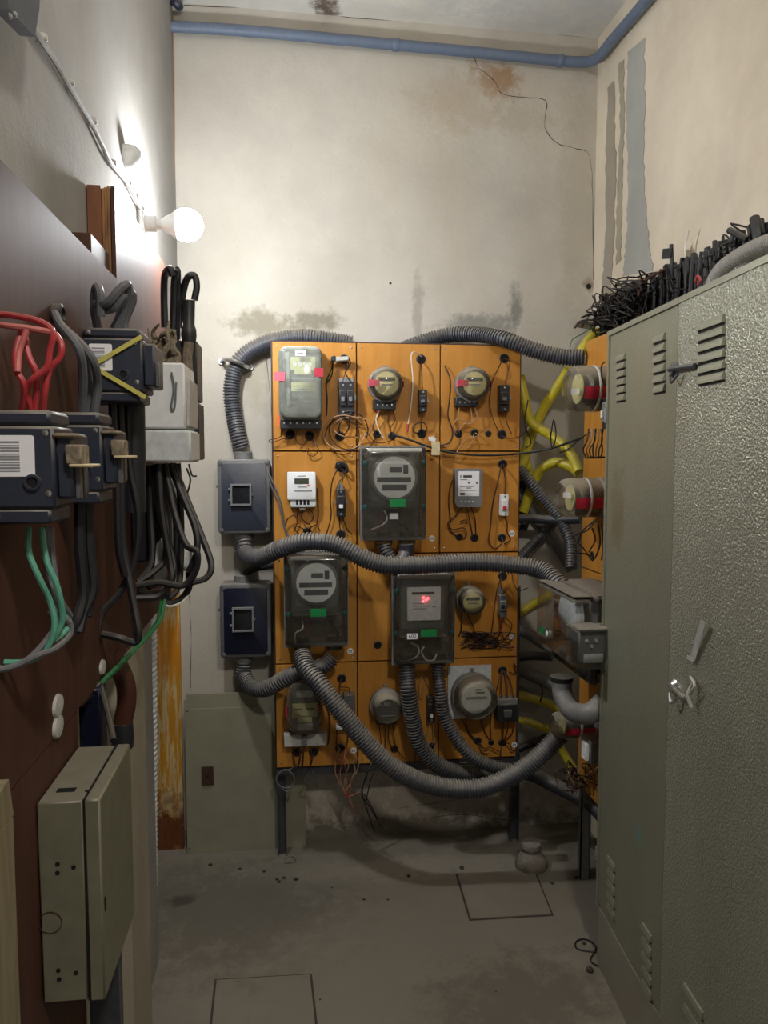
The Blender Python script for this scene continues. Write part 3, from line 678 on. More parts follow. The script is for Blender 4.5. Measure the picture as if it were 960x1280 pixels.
# ------------------------------------------------------------------ row 2
t = thing('electronic_meter', 'small white electronic meter with dark display, left panel of the second row', 'meter', bp(377, 634))
a = rect(359, 590, 395, 625, yd(.045)); mb = MB(); mb.rbox(a[0], a[1], a[2], a[3], yd(.004), yd(.045), .006, .004); mb.build('case', 'white_plastic', t)
a = rect(363, 623, 395, 634, yd(.035)); mb = MB(); mb.rbox(a[0], a[1], a[2], a[3], yd(.004), yd(.038), .006, .002); tb = mb.build('terminal_cover', 'pale_grey', t)
for k in range(4): plate(tb, 'terminal', 'dark_cavity', 370 + 4.6 * k, 625, 373 + 4.6 * k, 631, .038)
plate(t, 'display', 'lcd', 368, 598, 386, 605, .0455); plate(t, 'print_line', 'print_mid', 368, 612.5, 390, 614.5, .0452); plate(t, 'print_line', 'print_mid', 372, 608, 384, 609.3, .0452)
plate(t, 'print_line', 'print_mid', 372, 594.5, 382, 595.5, .0452); plate(t, 'pilot_light', 'orange_tag', 384, 606, 388, 608, .0452)
mb = MB(); mb.obox(bp(378, 636, .02), (.010, 0, 0), (0, .01, 0), (0, 0, .005), .002); mb.build('cord_gland', 'dusty_white', t)
wires(t, [[(372, 634, .02), (372, 650, .015), (368, 664, .01)], [(379, 638, .02), (377, 648, .02), (388, 657, .02), (384, 664, 0)], [(386, 636, .02), (392, 645, .02), (385, 655, .02), (379, 650, .02)], [(396, 610, .01), (398, 640, .01), (396, 655, .008)], [(377, 640, .02), (360, 648, .02), (357, 660, .01)], [(384, 664, 0), (372, 658, .02), (368, 661, .02), (374, 668, .02)], [(384, 663, 0), (395, 656, .02), (400, 664, .02)]], 'wire_brown', .0022)
wires(t, [[(334, 588, .0), (342, 605, .015), (350, 625, .015), (354, 650, .015), (360, 672, .02)], [(334, 592, .0), (340, 610, .012), (349, 632, .012), (357, 665, .015), (366, 672, .02)]], 'cable_grey', .0028)
t = breaker('slim grey and black breaker in the left panel of the second row', 421, 611, 432, 646, toggle='white_plastic', on=.62)
mb = MB(); box_px(mb, 422, 605, 429, 612, .001, .03, .001); mb.build('bracket', 'steel_light', t)
wires(t, [[(426, 584, 0), (420, 590, .03), (415, 603, .02), (413, 625, .015), (414, 645, .015), (408, 668, .01)], [(427, 584, 0), (430, 596, .03), (424, 602, .03), (424, 612, .04)], [(424, 646, .04), (425, 660, .03), (427, 672, .02)], [(428, 646, .04), (434, 662, .03), (440, 668, .02)]], 'wire_black', .0022)
wires(t, [[(426, 586, .006), (434, 590, .025), (432, 580, .025), (422, 578, .02), (420, 586, .02)]], 'wire_black', .004)

def enclosure(label, x0, y0, x1, y1, ix0, iy0, ix1, iy1, kind, tagxy, lab, ports, d=.12):
    """polycarbonate meter enclosure: dusty clear case, raised window over the meter, conduit collars below"""
    t = thing('meter_enclosure', label, 'enclosure', bp((x0 + x1) / 2, y1, .01))
    a = rect(x0, y0, x1, y1, yd(d)); i = rect(ix0, iy0, ix1, iy1, yd(d + .045))
    mb = MB(); mb.rbox(a[0] + .004, a[1] - .004, a[2] + .004, a[3] - .004, yd(.002), yd(.012), .014, .002); mb.build('back_plate', 'rag', t)
    mb = MB(); mb.rbox(a[0] + .002, a[1] - .002, a[2] + .002, a[3] - .002, yd(.013), yd(d * .72), .018, .002, 5); mb.build('case', 'clear_box', t)
    mb = MB(); mb.frame(a[0], a[1], a[2], a[3], yd(d * .72), yd(d * .84), .009); mb.build('lid_rim', 'grey_plastic', t)
    mb = MB(); mb.rbox(a[0] + .004, a[1] - .004, a[2] + .004, a[3] - .004, yd(d * .84), yd(d), .014, .006, 5); mb.build('lid', 'clear_box', t)
    mb = MB(); mb.rbox(i[0], i[1], i[2], i[3], yd(d + .001), yd(d + .045), .010, .007, 4); mb.build('window', 'clear_cover', t)
    mb = MB(); mb.rbox(i[0] - .003, i[1] + .003, i[3] - .006, i[3] + .008, yd(d + .0), yd(d + .040), .005, .002); mb.build('dusty_ledge', 'cream' if kind == 'x' else 'dusty_white', t)
    m = Vector(((i[0] + i[1]) / 2, 0, i[3] - (i[1] - i[0]) * .52)); R = (i[1] - i[0]) * .40; yf = yd(d + .012)
    if kind == 'dial':
        mb = MB(); mb.box(i[0] + .01, i[1] - .01, yd(d * .9), yd(.02), i[2] + .02, i[3] - .01, .004); mt = mb.build('inner_meter', 'mid_plastic', t)
        mb = MB(); mb.lathe((m.x, yd(d * .9), m.z), (0, -1, 0), [(R * 1.15, 0), (R * 1.15, .02), (R * 1.0, .028)], 32); mb.build('dial_housing', 'grey_plastic', mt)
        y_ = yd(d * .9) - .028
        mb = MB(); mb.lathe((m.x, y_, m.z), (0, -1, 0), [(R, 0), (R, .0012)], 32); dl = mb.build('dial', 'white_plastic', mt)
        for (u0, u1, v0, v1) in ((-.25, .35, .25, .5), (.42, .66, .18, .62), (-.85, .8, -.22, .02), (-.6, .6, -.62, -.34)):
            mb = MB(); mb.box(m.x + u0 * R, m.x + u1 * R, y_ - .0025, y_ - .001, m.z + v0 * R, m.z + v1 * R); mb.build('dial_window', 'print_grey', mt)
    else:
        mb = MB(); mb.box(i[0] + .008, i[1] - .008, yd(d * .95), yd(.02), i[2] + .02, i[3] - .008, .004); mt = mb.build('inner_meter', 'mid_plastic', t)
        f = rect(509, 734, 551, 776, yd(d * .95 + .012)); mb = MB(); mb.box(f[0], f[1], yd(d * .95) - .012, yd(d * .95), f[2], f[3], .002); mb.build('face_plate', 'pale_grey', mt)
        g = rect(515, 740, 543, 743, yd(d * .95 + .013)); mb = MB(); mb.box(g[0], g[1], yd(d * .95) - .0135, yd(d * .95) - .012, g[2], g[3]); mb.build('display', 'lcd', mt)
        for x_, y_ in ((529.5, 747), (532.5, 750), (529, 751.5), (535, 748)):
            q = wy(x_, y_, yd(d * .95 + .0125)); mb = MB(); mb.lathe(q, (0, -1, 0), [(.0038, 0), (.0034, .003), (.001, .004)], 10); mb.build('red_led', 'led_red', mt)
        for (u0, u1, v) in ((516, 530, 754), (516, 536, 757), (516, 533, 760.5), (540, 545, 758)):
            g = rect(u0, v, u1, v + 1.2, yd(d * .95 + .0125)); mb = MB(); mb.box(g[0], g[1], yd(d * .95) - .0125, yd(d * .95) - .012, g[2], g[3]); mb.build('print_line', 'print_mid', mt)
    if tagxy:
        g = rect(tagxy[0], tagxy[1], tagxy[2], tagxy[3], yd(d + .047)); mb = MB(); mb.box(g[0], g[1], yd(d + .047), yd(d + .0455), g[2], g[3], .0004); mb.build('green_tag', 'green_tag', t)
    if lab:
        lo_ = .047 if kind == 'square' else .002; g = rect(lab[0], lab[1], lab[2], lab[3], yd(d + lo_)); mb = MB(); mb.box(g[0], g[1], yd(d + lo_), yd(d + lo_ - .0015), g[2], g[3]); l = mb.build('number_label', 'label_white', t)
        if lab[4]: text(lab[4], Vector(((g[0] + g[1]) / 2, yd(d + lo_ + .0004), (g[2] + g[3]) / 2)), (g[3] - g[2]) * .95, 'black_plastic', l)
    for sx in (0, 1):
        for fz in (.82, .42):
            q = Vector((a[0] + .014 if not sx else a[1] - .014, yd(d), a[2] + (a[3] - a[2]) * (fz if fz > .5 else .36))); mb = MB(); mb.lathe(q, (0, -1, 0), [(.009, -.004), (.009, .002), (.004, .003)], 12); mb.build('cover_screw', 'teal_screw', t)
    for px, py in ports:
        q = wy(px, py, yd(d * .45)); mb = MB(); mb.lathe(Vector((q.x, q.y, a[2] - .022)), (0, 0, 1), [(.027, 0), (.030, .002), (.030, .016), (.026, .018), (.026, .05)], 18, cap=True); mb.build('conduit_collar', 'clear_cover', t)
    return t, a
e1, ea1 = enclosure('clear meter enclosure with round dial and green tag in the middle of the second row', 451, 557, 534, 676, 462, 563, 527, 636, 'dial', (487, 624, 507, 634), (487, 641, 498, 649, ''), ((480, 680), (509, 680)))
wires(e1, [[(480, 638, .09), (484, 648, .105), (478, 656, .105), (464, 662, .09)]], 'wire_white', .0028, 'inner_wire')
wires(e1, [[(477, 640, .09), (474, 648, .08), (480, 655, .08), (466, 664, .07)]], 'wire_red', .0028, 'inner_wire')
wires(e1, [[(500, 640, .09), (498, 652, .08), (510, 662, .07), (512, 675, .06)]], 'cable_black', .004, 'inner_wire')
t = thing('electronic_meter', 'grey electronic meter with white printed face, right panel of the second row', 'meter', bp(586, 634))
a = rect(569, 586, 603, 634, yd(.045)); mb = MB(); mb.prism([(a[0], yd(.004), a[3]), (a[1], yd(.004), a[3]), (a[1], yd(.004), a[2] + .016), (a[1] - .008, yd(.004), a[2]), (a[0] + .010, yd(.004), a[2]), (a[0], yd(.004), a[2] + .016)], (0, -.041, 0)); mb.build('case', 'grey_plastic', t)
fp = plate(t, 'face_plate', 'label_white', 573, 589, 599, 620, .0453, .001)
for x0, y0, x1, y1, m_ in ((579, 594, 590, 597, 'print_grey'), (575, 594, 577, 597, 'print_mid'), (575, 599, 584, 600, 'print_mid'), (585, 602, 587, 604.5, 'print_grey'), (595, 602, 597, 605, 'print_grey'), (575, 607, 593, 608.6, 'print_mid'), (583, 609.5, 589, 610.6, 'print_grey'), (575, 612.5, 596, 613.5, 'print_mid'), (575, 616, 581, 619, 'print_grey'), (583, 617, 598, 618, 'print_mid')):
    plate(fp, 'print_mark', m_, x0, y0, x1, y1, .0464, .0003)
screwrow(t, (577, 582, 586, 591), 627, .045, 'pale_grey')
wires(t, [[(570, 595, .02), (564, 605, .015), (561, 625, .012), (563, 650, .012), (562, 662, .012), (574, 673, 0)], [(577, 634, .03), (570, 644, .02), (563, 650, .02), (560, 655, .02), (566, 662, .02), (580, 660, .02), (583, 670, .02), (575, 674, 0)], [(583, 634, .03), (587, 650, .02), (591, 671, 0)], [(589, 634, .03), (594, 650, .02), (595, 671, 0)], [(575, 652, .02), (582, 650, .02), (584, 655, .02)]], 'wire_brown', .0022)
t = breaker('narrow white breaker with red switch in the right panel of the second row', 627, 618, 636, 645, mat='white_plastic', toggle='red_plastic', on=.6)
wires(t, [[(627, 580, 0), (623, 600, .02), (616, 630, .015), (613, 660, .015), (611, 676, .015), (618, 686, .015), (628, 678, .01), (627, 672, 0)], [(629, 580, 0), (632, 595, .03), (631, 618, .04)], [(631, 645, .04), (634, 655, .03), (634, 665, .02), (638, 675, .02), (630, 680, .015)]], 'wire_brown', .0026)

# ------------------------------------------------------------------ row 3
e2, ea2 = enclosure('clear meter enclosure with round dial and green tag on the left of the third row', 355, 690, 436, 810, 364, 698, 427, 771, 'dial', (388, 761, 408, 771), None, ((378, 815), (418, 815)))
wires(e2, [[(378, 776, .09), (378, 786, .105), (369, 792, .105), (370, 806, .09)]], 'wire_white', .0028, 'inner_wire')
wires(e2, [[(385, 776, .09), (380, 786, .08), (388, 792, .08)], [(390, 776, .09), (384, 790, .08)]], 'wire_red', .0024, 'inner_wire')
wires(e2, [[(412, 776, .09), (422, 790, .08), (420, 806, .06)]], 'cable_black', .005, 'inner_wire')
e3, ea3 = enclosure('clear meter enclosure with a square white meter glowing red, middle of the third row', 491, 717, 570, 832, 500, 722, 562, 798, 'square', (526, 787, 546, 796), (509, 792, 522, 799, '602'), ((509, 838), (548, 838)))
for pth in ([(514, 804, .10), (522, 808, .095), (523, 818, .09), (512, 825, .08), (500, 826, .07)], [(530, 808, .10), (527, 815, .095), (533, 825, .09), (542, 825, .09), (546, 817, .085)]):
    mb = MB(); mb.tube([bp(*q) for q in pth], .0030, 7); mb.build('inner_wire', 'wire_white', e3)
t = round_meter('small round meter with cream dial beside the red-glowing enclosure', 585, 748, 18, face2='number', block=None, tape=False, L=.09)
mb = MB(); mb.lathe(bp(599, 747, .03), (1, 0, .1), [(.006, 0), (.006, .012), (.009, .014), (.009, .018)], 10); mb.build('seal_plug', 'red_tape', t)
wires(t, [[(577, 766, .02), (577, 785, .02), (573, 796, .01)], [(583, 766, .02), (592, 785, .02), (594, 796, .01)]], 'wire_black', .0022)
t = thing('wire_tangle', 'tangle of thin loose wires along the seam under the small cream-dial meter', 'wire', bp(600, 800)); random.seed(11)
for k in range(9):
    x0 = random.uniform(574, 600); P = [(x0, random.uniform(788, 798), .006)]
    for j in range(7): P.append((574 + (50 if k < 7 else 70) * random.random(), random.uniform(790, 812), random.uniform(.004, .028)))
    mb = MB(); mb.tube([bp(*q) for q in P], .0016, 5, 4); mb.build('wire', 'wire_black' if k % 3 else 'wire_brown', t)
t = breaker('slim grey breaker in the right panel of the third row', 625, 744, 634, 772, mat='mid_plastic', toggle='dark_cavity')
mb = MB(); box_px(mb, 626, 735, 629, 745, .001, .035); mb.build('bracket', 'steel_light', t)
wires(t, [[(627, 718, .01), (626, 728, .03), (627, 736, .035)], [(627, 718, .02), (620, 745, .01), (616, 780, .01), (612, 803, .01)], [(627, 772, .04), (626, 785, .03), (630, 798, .02), (638, 806, .015)], [(632, 772, .04), (640, 782, .03), (634, 795, .02), (622, 802, .02), (606, 806, .01)], [(640, 716, .0), (642, 728, .02), (648, 738, .02), (660, 735, -.04)]], 'wire_brown', .002)
wires(t, [[(626, 772, .04), (628, 780, .035), (626, 790, .03)]], 'wire_red', .0026)

# ------------------------------------------------------------------ row 4
t = thing('domed_meter', 'tall rounded glass meter on a white metal base, bottom left panel', 'meter', bp(381, 935))
a = rect(355, 918, 409, 933, yd(.05)); mb = MB(); mb.box(a[0], a[1], yd(.05), yd(.001), a[2], a[3], .002); mb.build('base', 'dusty_white', t)
a = rect(358, 850, 405, 921, yd(.10))
mb = MB(); mb.rbox(a[0] + .01, a[1] - .01, a[2] + .01, a[3] - .01, yd(.001), yd(.03), .04, .004, 6); mb.build('back_shell', 'grey_plastic', t)
mb = MB(); mb.rbox(a[0] + .018, a[1] - .018, a[2] + .02, a[3] - .02, yd(.03), yd(.06), .02, .004, 5); mb.build('mechanism', 'print_grey', t)
pl = plate(t, 'scale_plate', 'cream', 365, 879, 397, 896, .07); plate(t, 'scale_plate', 'cream', 372, 895, 390, 903, .07)
plate(pl, 'counter_window', 'print_grey', 368, 886, 378, 888, .0708, .0005); plate(pl, 'counter_window', 'print_grey', 383, 885, 393, 887, .0708, .0005)
mb = MB(); box_px(mb, 370, 864, 392, 873, .06, .075, .006); mb.build('magnet', 'pale_grey', t)
mb = MB(); box_px(mb, 371, 905, 391, 914, .06, .075, .004); mb.build('coil', 'pale_grey', t)
mb = MB(); mb.rbox(a[0], a[1], a[2], a[3], yd(.031), yd(.10), .058, .02, 7); mb.build('glass_cover', 'glass_dome', t)
plate(t, 'tape', 'red_tape', 357, 883, 361, 896, .085); plate(t, 'tape', 'red_tape', 397, 881, 403, 893, .085)
mb = MB(); box_px(mb, 377, 920, 384, 932, .05, .062, .001); mb.build('seal_clip', 'grey_plastic', t)
wires(t, [[(366, 932, .03), (367, 940, .02), (371, 942, 0)], [(374, 932, .03), (375, 950, .03), (370, 960, .02), (366, 942, .02)], [(380, 933, .04), (379, 948, .04), (378, 960, .03)], [(388, 932, .03), (390, 950, .03), (386, 962, .02), (392, 944, 0)], [(396, 932, .03), (398, 936, .02), (392, 941, 0)], [(408, 880, .01), (412, 900, .01), (410, 930, .02), (402, 928, .02)]], 'wire_brown', .0026)
wires(t, [[(372, 955, .02), (362, 962, .02), (352, 964, .02), (345, 972, .02), (350, 983, .02), (365, 984, .02), (368, 972, .02), (358, 962, .02), (348, 968, .02), (348, 980, .02), (360, 990, .02), (366, 978, .02)], [(388, 955, .02), (386, 966, .02), (380, 975, .02), (388, 978, .02), (391, 965, .02), (393, 972, .02), (397, 984, .02), (395, 966, .02)]], 'cable_grey', .0022)
t = breaker('wide black three-screw breaker with pale terminals, half hidden by the conduit, bottom row', 424, 872, 440, 908, poles=1, toggle='dark_cavity')
mb = MB(); box_px(mb, 430, 869, 444, 892, .001, .05, .002); mb.build('terminal_cover', 'mid_plastic', t)
mb = MB(); box_px(mb, 420, 908, 439, 912, .001, .04, .001); mb.build('bracket', 'pale_grey', t)
screwrow(t, (433, 440), 874, .05)
wires(t, [[(427, 848, 0), (425, 858, .02), (436, 860, .02), (437, 870, .03)], [(426, 849, 0), (424, 866, .02), (425, 873, .03)], [(421, 912, .03), (421, 935, .02), (425, 938, 0)], [(435, 912, .03), (434, 930, .02), (428, 938, 0)]], 'wire_brown', .002)
LOOPS = [([(424, 938, .01), (420, 950, .03), (419, 965, .03), (424, 978, .03), (432, 990, .03), (438, 1000, .03)], 'wire_tan'), ([(432, 934, .01), (430, 950, .03), (425, 965, .03), (428, 985, .03), (436, 995, .03), (449, 990, .03)], 'wire_pink'),
         ([(441, 950, .0), (444, 965, .02), (438, 980, .03), (430, 988, .03), (432, 970, .03), (436, 955, .03), (430, 945, .02)], 'wire_tan'), ([(426, 938, .01), (418, 930, .02), (416, 945, .03), (424, 950, .03), (432, 958, .03), (434, 990, .03), (440, 1006, .03), (443, 1014, .03)], 'wire_pink'), ([(437, 940, .01), (448, 950, .01), (446, 965, .02), (440, 972, .03), (437, 990, .03)], 'wire_tan')]
for P, m_ in LOOPS: wires(t, [P], m_, .0020, 'loose_wire')
mb = MB(); mb.tube([bp(434, 988, .03), bp(434, 997, .03)], .006, 7); mb.build('copper_end', 'copper', t)
t = round_meter('round meter with dark blue face beside the long conduit, bottom row', 481, 877, 20, face='navy_face', face2='dark', block=(471, 897, 496, 906), tape=False)
wires(t, [[(474, 906, .03), (476, 925, .02), (478, 937, 0)], [(481, 906, .03), (482, 925, .02), (481, 938, 0)], [(486, 906, .03), (486, 925, .02), (491, 936, 0)], [(491, 906, .03), (493, 925, .02), (495, 934, 0)], [(495, 936, 0), (502, 944, .02), (508, 952, .02), (508, 960, .02)], [(515, 930, .02), (519, 945, .02), (518, 958, .02), (524, 966, .02)]], 'wire_brown', .0018)
t = breaker('slim black breaker with white switch between the two conduits, bottom row', 535, 872, 544, 903, toggle='white_plastic', on=.75)
wires(t, [[(527, 845, .03), (524, 858, .02), (526, 872, .02), (530, 860, .02)], [(532, 845, .03), (537, 858, .02), (541, 864, .02), (540, 873, .035)], [(538, 903, .035), (534, 918, .02), (533, 928, .01)], [(542, 903, .035), (542, 920, .02), (540, 932, 0)], [(546, 930, .02), (540, 938, .02), (534, 932, .02), (541, 927, .02), (545, 940, .02)]], 'wire_tan', .0018)
t = round_meter('largest round glass meter on a white square plate, bottom right panel', 589, 865, 28, face='pale_grey', face2='oval', block=None, tape=False, L=.12, square=(560, 832, 614, 898))
wires(t, [[(577, 898, .01), (586, 915, .01), (596, 926, 0)], [(582, 898, .01), (585, 915, .01), (594, 928, 0)], [(600, 898, .01), (606, 915, .01), (613, 927, 0)], [(614, 880, .01), (613, 905, .01), (614, 926, 0)], [(598, 928, 0), (606, 936, .02), (612, 934, .02), (624, 940, .02)], [(598, 930, 0), (602, 940, .01), (610, 943, .01)], [(560, 915, .01), (566, 930, .01), (574, 938, .01)]], 'wire_brown', .002)
t = thing('breaker_box', 'wide black two-pole breaker box with grey top, bottom right of the board', 'breaker', bp(634, 903))
mb = MB(); box_px(mb, 622, 880, 648, 903, .001, .06, .004); bd = mb.build('body', 'black_plastic', t)
mb = MB(); box_px(mb, 622, 874, 648, 881, .001, .05, .003); tp = mb.build('terminal_cover', 'grey_plastic', t)
mb = MB(); box_px(mb, 630, 888, 640, 897, .06, .072, .002); mb.build('toggle', 'mid_plastic', t)
for x_ in (627, 635, 643):
    mb = MB(); box_px(mb, x_ - 2, 872, x_ + 2, 875, .02, .035, .001); mb.build('terminal', 'steel_light', t)
wires(t, [[(627, 838, 0), (623, 855, .02), (619, 868, .02)], [(628, 838, 0), (627, 855, .03), (627, 874, .04)], [(629, 838, 0), (634, 855, .03), (634, 874, .04)], [(630, 838, 0), (638, 852, .02), (642, 874, .04)], [(629, 903, .04), (629, 915, .03), (628, 928, 0)], [(635, 903, .04), (634, 915, .03), (629, 928, 0)], [(643, 903, .04), (641, 915, .03), (630, 928, 0)], [(629, 929, 0), (637, 930, .03), (640, 938, .02), (645, 936, .02)], [(636, 840, 0), (645, 842, .01), (642, 830, .01), (650, 838, .01)], [(628, 931, 0), (626, 940, .02), (626, 950, .02)]], 'wire_brown', .0022)
t = thing('loose_strands', 'bunch of stiff dark wires hanging below the board', 'wire', bp(468, 957))
for P in ([(468, 950, .0), (458, 968, .02), (453, 990, .03), (458, 1010, .03), (468, 1040, .03)], [(466, 950, .0), (460, 965, .02), (452, 992, .03), (460, 1005, .03), (478, 1036, .03)], [(472, 955, .0), (465, 970, .01), (460, 990, .02), (458, 1000, .02)], [(455, 992, .03), (464, 1008, .03), (472, 1024, .03)]):
    mb = MB(); mb.tube([bp(*q) for q in P], .0022, 6); mb.build('strand', 'wire_black', t)

# ------------------------------------------------------------------ conduits
def conduit(name, label, pts, r, mat, rib=.0046, pitch=.0105, cat='conduit', group=None, n=14):
    t = MB(); t.tube(pts, r, n, 8, rib=rib, pitch=pitch)
    o = t.build(name, mat); tag(o, label, cat, group); return o
CR = 0.0315
def Y(*p): return [wy(*q) for q in p]
c1 = conduit('corrugated_conduit', 'grey corrugated conduit arching from behind the board down to the upper dark box', Y((440, 430, 2.87), (405, 424, 2.87), (370, 422, 2.88), (330, 430, 2.885), (300, 450, 2.885), (290, 480, 2.885), (292, 515, 2.885), (298, 545, 2.87), (303, 562, 2.87)), .031, 'conduit_grey')
t = thing('pipe_clamp', 'bright metal clamp holding the arching conduit on the wall', 'clamp', wy(293, 455, 2.92))
p0, p1 = wy(281, 449, 2.85), wy(305, 456, 2.85); mb = MB()
mb.tube([p0 + Vector((-.012, .07, .004)), p0 + Vector((-.004, .02, .002)), (p0 + p1) / 2 + Vector((0, -.012, .003)), p1 + Vector((.004, .02, -.002)), p1 + Vector((.014, .07, -.004))], .0075, 6); mb.build('band', 'chrome', t)
for p, k in ((p0, -1), (p1, 1)):
    mb = MB(); mb.lathe(p + Vector((k * .018, .072, 0)), (0, -1, 0), [(.012, 0), (.012, .004), (.005, .004), (.005, .010), (.002, .011)], 12); mb.build('ear', 'steel_light', t)
conduit('corrugated_conduit', 'grey corrugated conduit arching over the top right corner of the board', Y((505, 436, 2.87), (530, 427, 2.87), (560, 419, 2.86), (595, 418, 2.80), (630, 424, 2.70), (665, 437, 2.66), (700, 446, 2.62), (731, 447, 2.58)), .029, 'conduit_grey')
conduit('corrugated_conduit', 'longest horizontal corrugated conduit, sweeping from the upper dark box across the board middle', Y((305, 678, 2.86), (308, 692, 2.83), (325, 697, 2.72), (350, 686, 2.62), (385, 677, 2.58), (420, 681, 2.57), (450, 696, 2.56), (480, 706, 2.56), (530, 706, 2.56), (590, 703, 2.56), (640, 706, 2.54), (678, 713, 2.5), (696, 728, 2.44), (712, 742, 2.40)), .0315, 'conduit_grey')
conduit('corrugated_conduit', 'short dark corrugated conduit below the second-row enclosure joining the long sweep', Y((480, 682, 2.66), (484, 692, 2.65), (496, 706, 2.64), (520, 712, 2.63)), .024, 'conduit_dark')
conduit('conduit_stub', 'short dark conduit stub leaving the second-row enclosure on its right', Y((508, 680, 2.66), (508, 690, 2.66), (504, 700, 2.65)), .027, 'conduit_dark', rib=0)
conduit('corrugated_conduit', 'corrugated conduit curving from the lower dark box up to the left enclosure', Y((305, 828, 2.86), (305, 845, 2.85), (316, 859, 2.80), (335, 860, 2.73), (360, 846, 2.69), (385, 836, 2.685), (405, 832, 2.685), (417, 820, 2.69)), .030, 'conduit_grey')
conduit('thin_conduit', 'short thin dark conduit from the lower dark box up behind the board', Y((302, 727, 2.88), (306, 718, 2.88), (316, 710, 2.87), (335, 706, 2.86), (352, 704, 2.86)), .018, 'conduit_dark', rib=.002, pitch=.008)
conduit('corrugated_conduit', 'corrugated conduit looping low under the board from the left enclosure to the right side', Y((378, 818, 2.66), (383, 836, 2.605), (400, 856, 2.56), (425, 888, 2.53), (455, 925, 2.51), (485, 955, 2.50), (520, 975, 2.50), (560, 985, 2.50), (605, 984, 2.49), (645, 967, 2.48), (675, 945, 2.47), (702, 916, 2.47)), .033, 'conduit_grey')
conduit('corrugated_conduit', 'thick dark corrugated conduit dropping from the red-glowing enclosure', Y((508, 828, 2.68), (509, 845, 2.67), (511, 868, 2.65), (516, 900, 2.655), (524, 930, 2.66), (545, 955, 2.665), (575, 967, 2.67), (610, 970, 2.67), (640, 970, 2.67)), .030, 'conduit_dark')
conduit('corrugated_conduit', 'thinner dark corrugated conduit dropping beside the thick one under the red-glowing enclosure', Y((548, 828, 2.68), (548, 845, 2.67), (551, 866, 2.65), (556, 895, 2.64), (570, 922, 2.62), (590, 946, 2.595), (615, 958, 2.585), (640, 963, 2.585)), .0235, 'conduit_dark')
conduit('black_conduit', 'smooth dark conduit running from under the board down to the right floor corner', Y((640, 962, 2.70), (665, 968, 2.72), (690, 980, 2.70), (720, 995, 2.6), (742, 1008, 2.5), (760, 1030, 2.42), (770, 1060, 2.36)), .027, 'conduit_dark', rib=0)
for lab, pts, r, m_, rb in (
    ('bright yellow conduit slanting up toward the uppermost glass meter of the side board', [(648, 600, 2.88), (655, 575, 2.88), (664, 545, 2.88), (680, 510, 2.86), (698, 483, 2.82), (712, 460, 2.78)], .019, 'conduit_yellow', 0),
    ('yellow conduit crossing the gap downward from the board edge to the middle glass meter', [(650, 470, 2.84), (656, 500, 2.82), (664, 528, 2.81), (690, 545, 2.78), (712, 565, 2.72), (724, 590, 2.66)], .018, 'conduit_yellow', 0),
    ('yellow conduit arched like a hook above the middle glass meter', [(654, 640, 2.87), (664, 610, 2.86), (676, 588, 2.84), (695, 578, 2.8), (715, 584, 2.75), (724, 592, 2.72)], .019, 'conduit_yellow', 0),
    ('yellow conduit stub poking out at the top of the side board', [(726, 440, 2.72), (735, 427, 2.72), (746, 413, 2.72)], .020, 'conduit_yellow', 0),
    ('dull yellow conduit low behind, slanting from the board edge to the middle glass meter', [(652, 560, 2.91), (672, 620, 2.90), (690, 640, 2.89), (705, 660, 2.88)], .017, 'conduit_yellow', 0),
    ('yellow conduit, upper of the two beside the lower right board corner', [(640, 868, 2.86), (660, 871, 2.85), (685, 879, 2.8), (706, 888, 2.7)], .017, 'conduit_yellow', 0),
    ('yellow conduit, lower of the two beside the lower right board corner', [(640, 898, 2.86), (660, 902, 2.85), (685, 911, 2.8), (706, 915, 2.72)], .015, 'conduit_yellow', 0),
    ('yellow conduit piece pointing down behind the looping conduit at the right', [(694, 920, 2.80), (704, 940, 2.78), (716, 960, 2.75)], .016, 'conduit_yellow', 0),
    ('yellow conduit glimpsed level with the third panel row', [(648, 768, 2.90), (665, 755, 2.90), (690, 742, 2.88)], .016, 'conduit_yellow', 0),
    ('grey corrugated conduit curving down the gap to the top of the big side enclosure', [(648, 585, 2.81), (664, 604, 2.80), (682, 626, 2.79), (702, 652, 2.76), (713, 680, 2.72), (714, 712, 2.68)], .022, 'conduit_grey', .003),
    ('grey corrugated conduit slanting up right in the gap toward the middle glass meter', [(648, 700, 2.88), (668, 678, 2.88), (690, 655, 2.87), (712, 632, 2.84), (724, 618, 2.8)], .021, 'conduit_grey', .003),
    ('grey conduit slanting down right behind the crossing conduits', [(648, 612, 2.905), (672, 650, 2.9), (696, 680, 2.9), (715, 712, 2.89)], .022, 'conduit_smooth', 0),
    ('smooth black conduit lying level across the gap beside the second panel row', [(640, 650, 2.80), (660, 648, 2.80), (690, 650, 2.78), (726, 649, 2.7)], .017, 'conduit_dark', 0),
    ('dark corrugated conduit dropping at the board edge beside the second panel row', [(652, 596, 2.90), (655, 618, 2.90), (660, 640, 2.90), (652, 664, 2.90)], .018, 'conduit_dark', .003),
    ('grey conduit, topmost of the fan beside the third panel row', [(645, 785, 2.87), (662, 793, 2.86), (680, 805, 2.82), (695, 812, 2.76)], .022, 'conduit_smooth', 0),
    ('dark conduit, second from the top of the fan beside the board', [(645, 822, 2.87), (665, 820, 2.86), (690, 821, 2.82)], .017, 'conduit_dark', 0),
    ('grey conduit, third from the top of the fan beside the board', [(645, 835, 2.89), (662, 843, 2.88), (684, 853, 2.84), (702, 862, 2.78)], .024, 'conduit_smooth', 0),
    ('grey conduit, fourth of the fan, just above the upper yellow one', [(645, 864, 2.91), (665, 868, 2.91), (690, 880, 2.88), (706, 890, 2.84)], .020, 'conduit_smooth', 0),
    ('dark corrugated conduit below the lower yellow one in the fan', [(645, 937, 2.90), (662, 930, 2.9), (684, 922, 2.88), (700, 916, 2.84)], .018, 'conduit_dark', .003)):
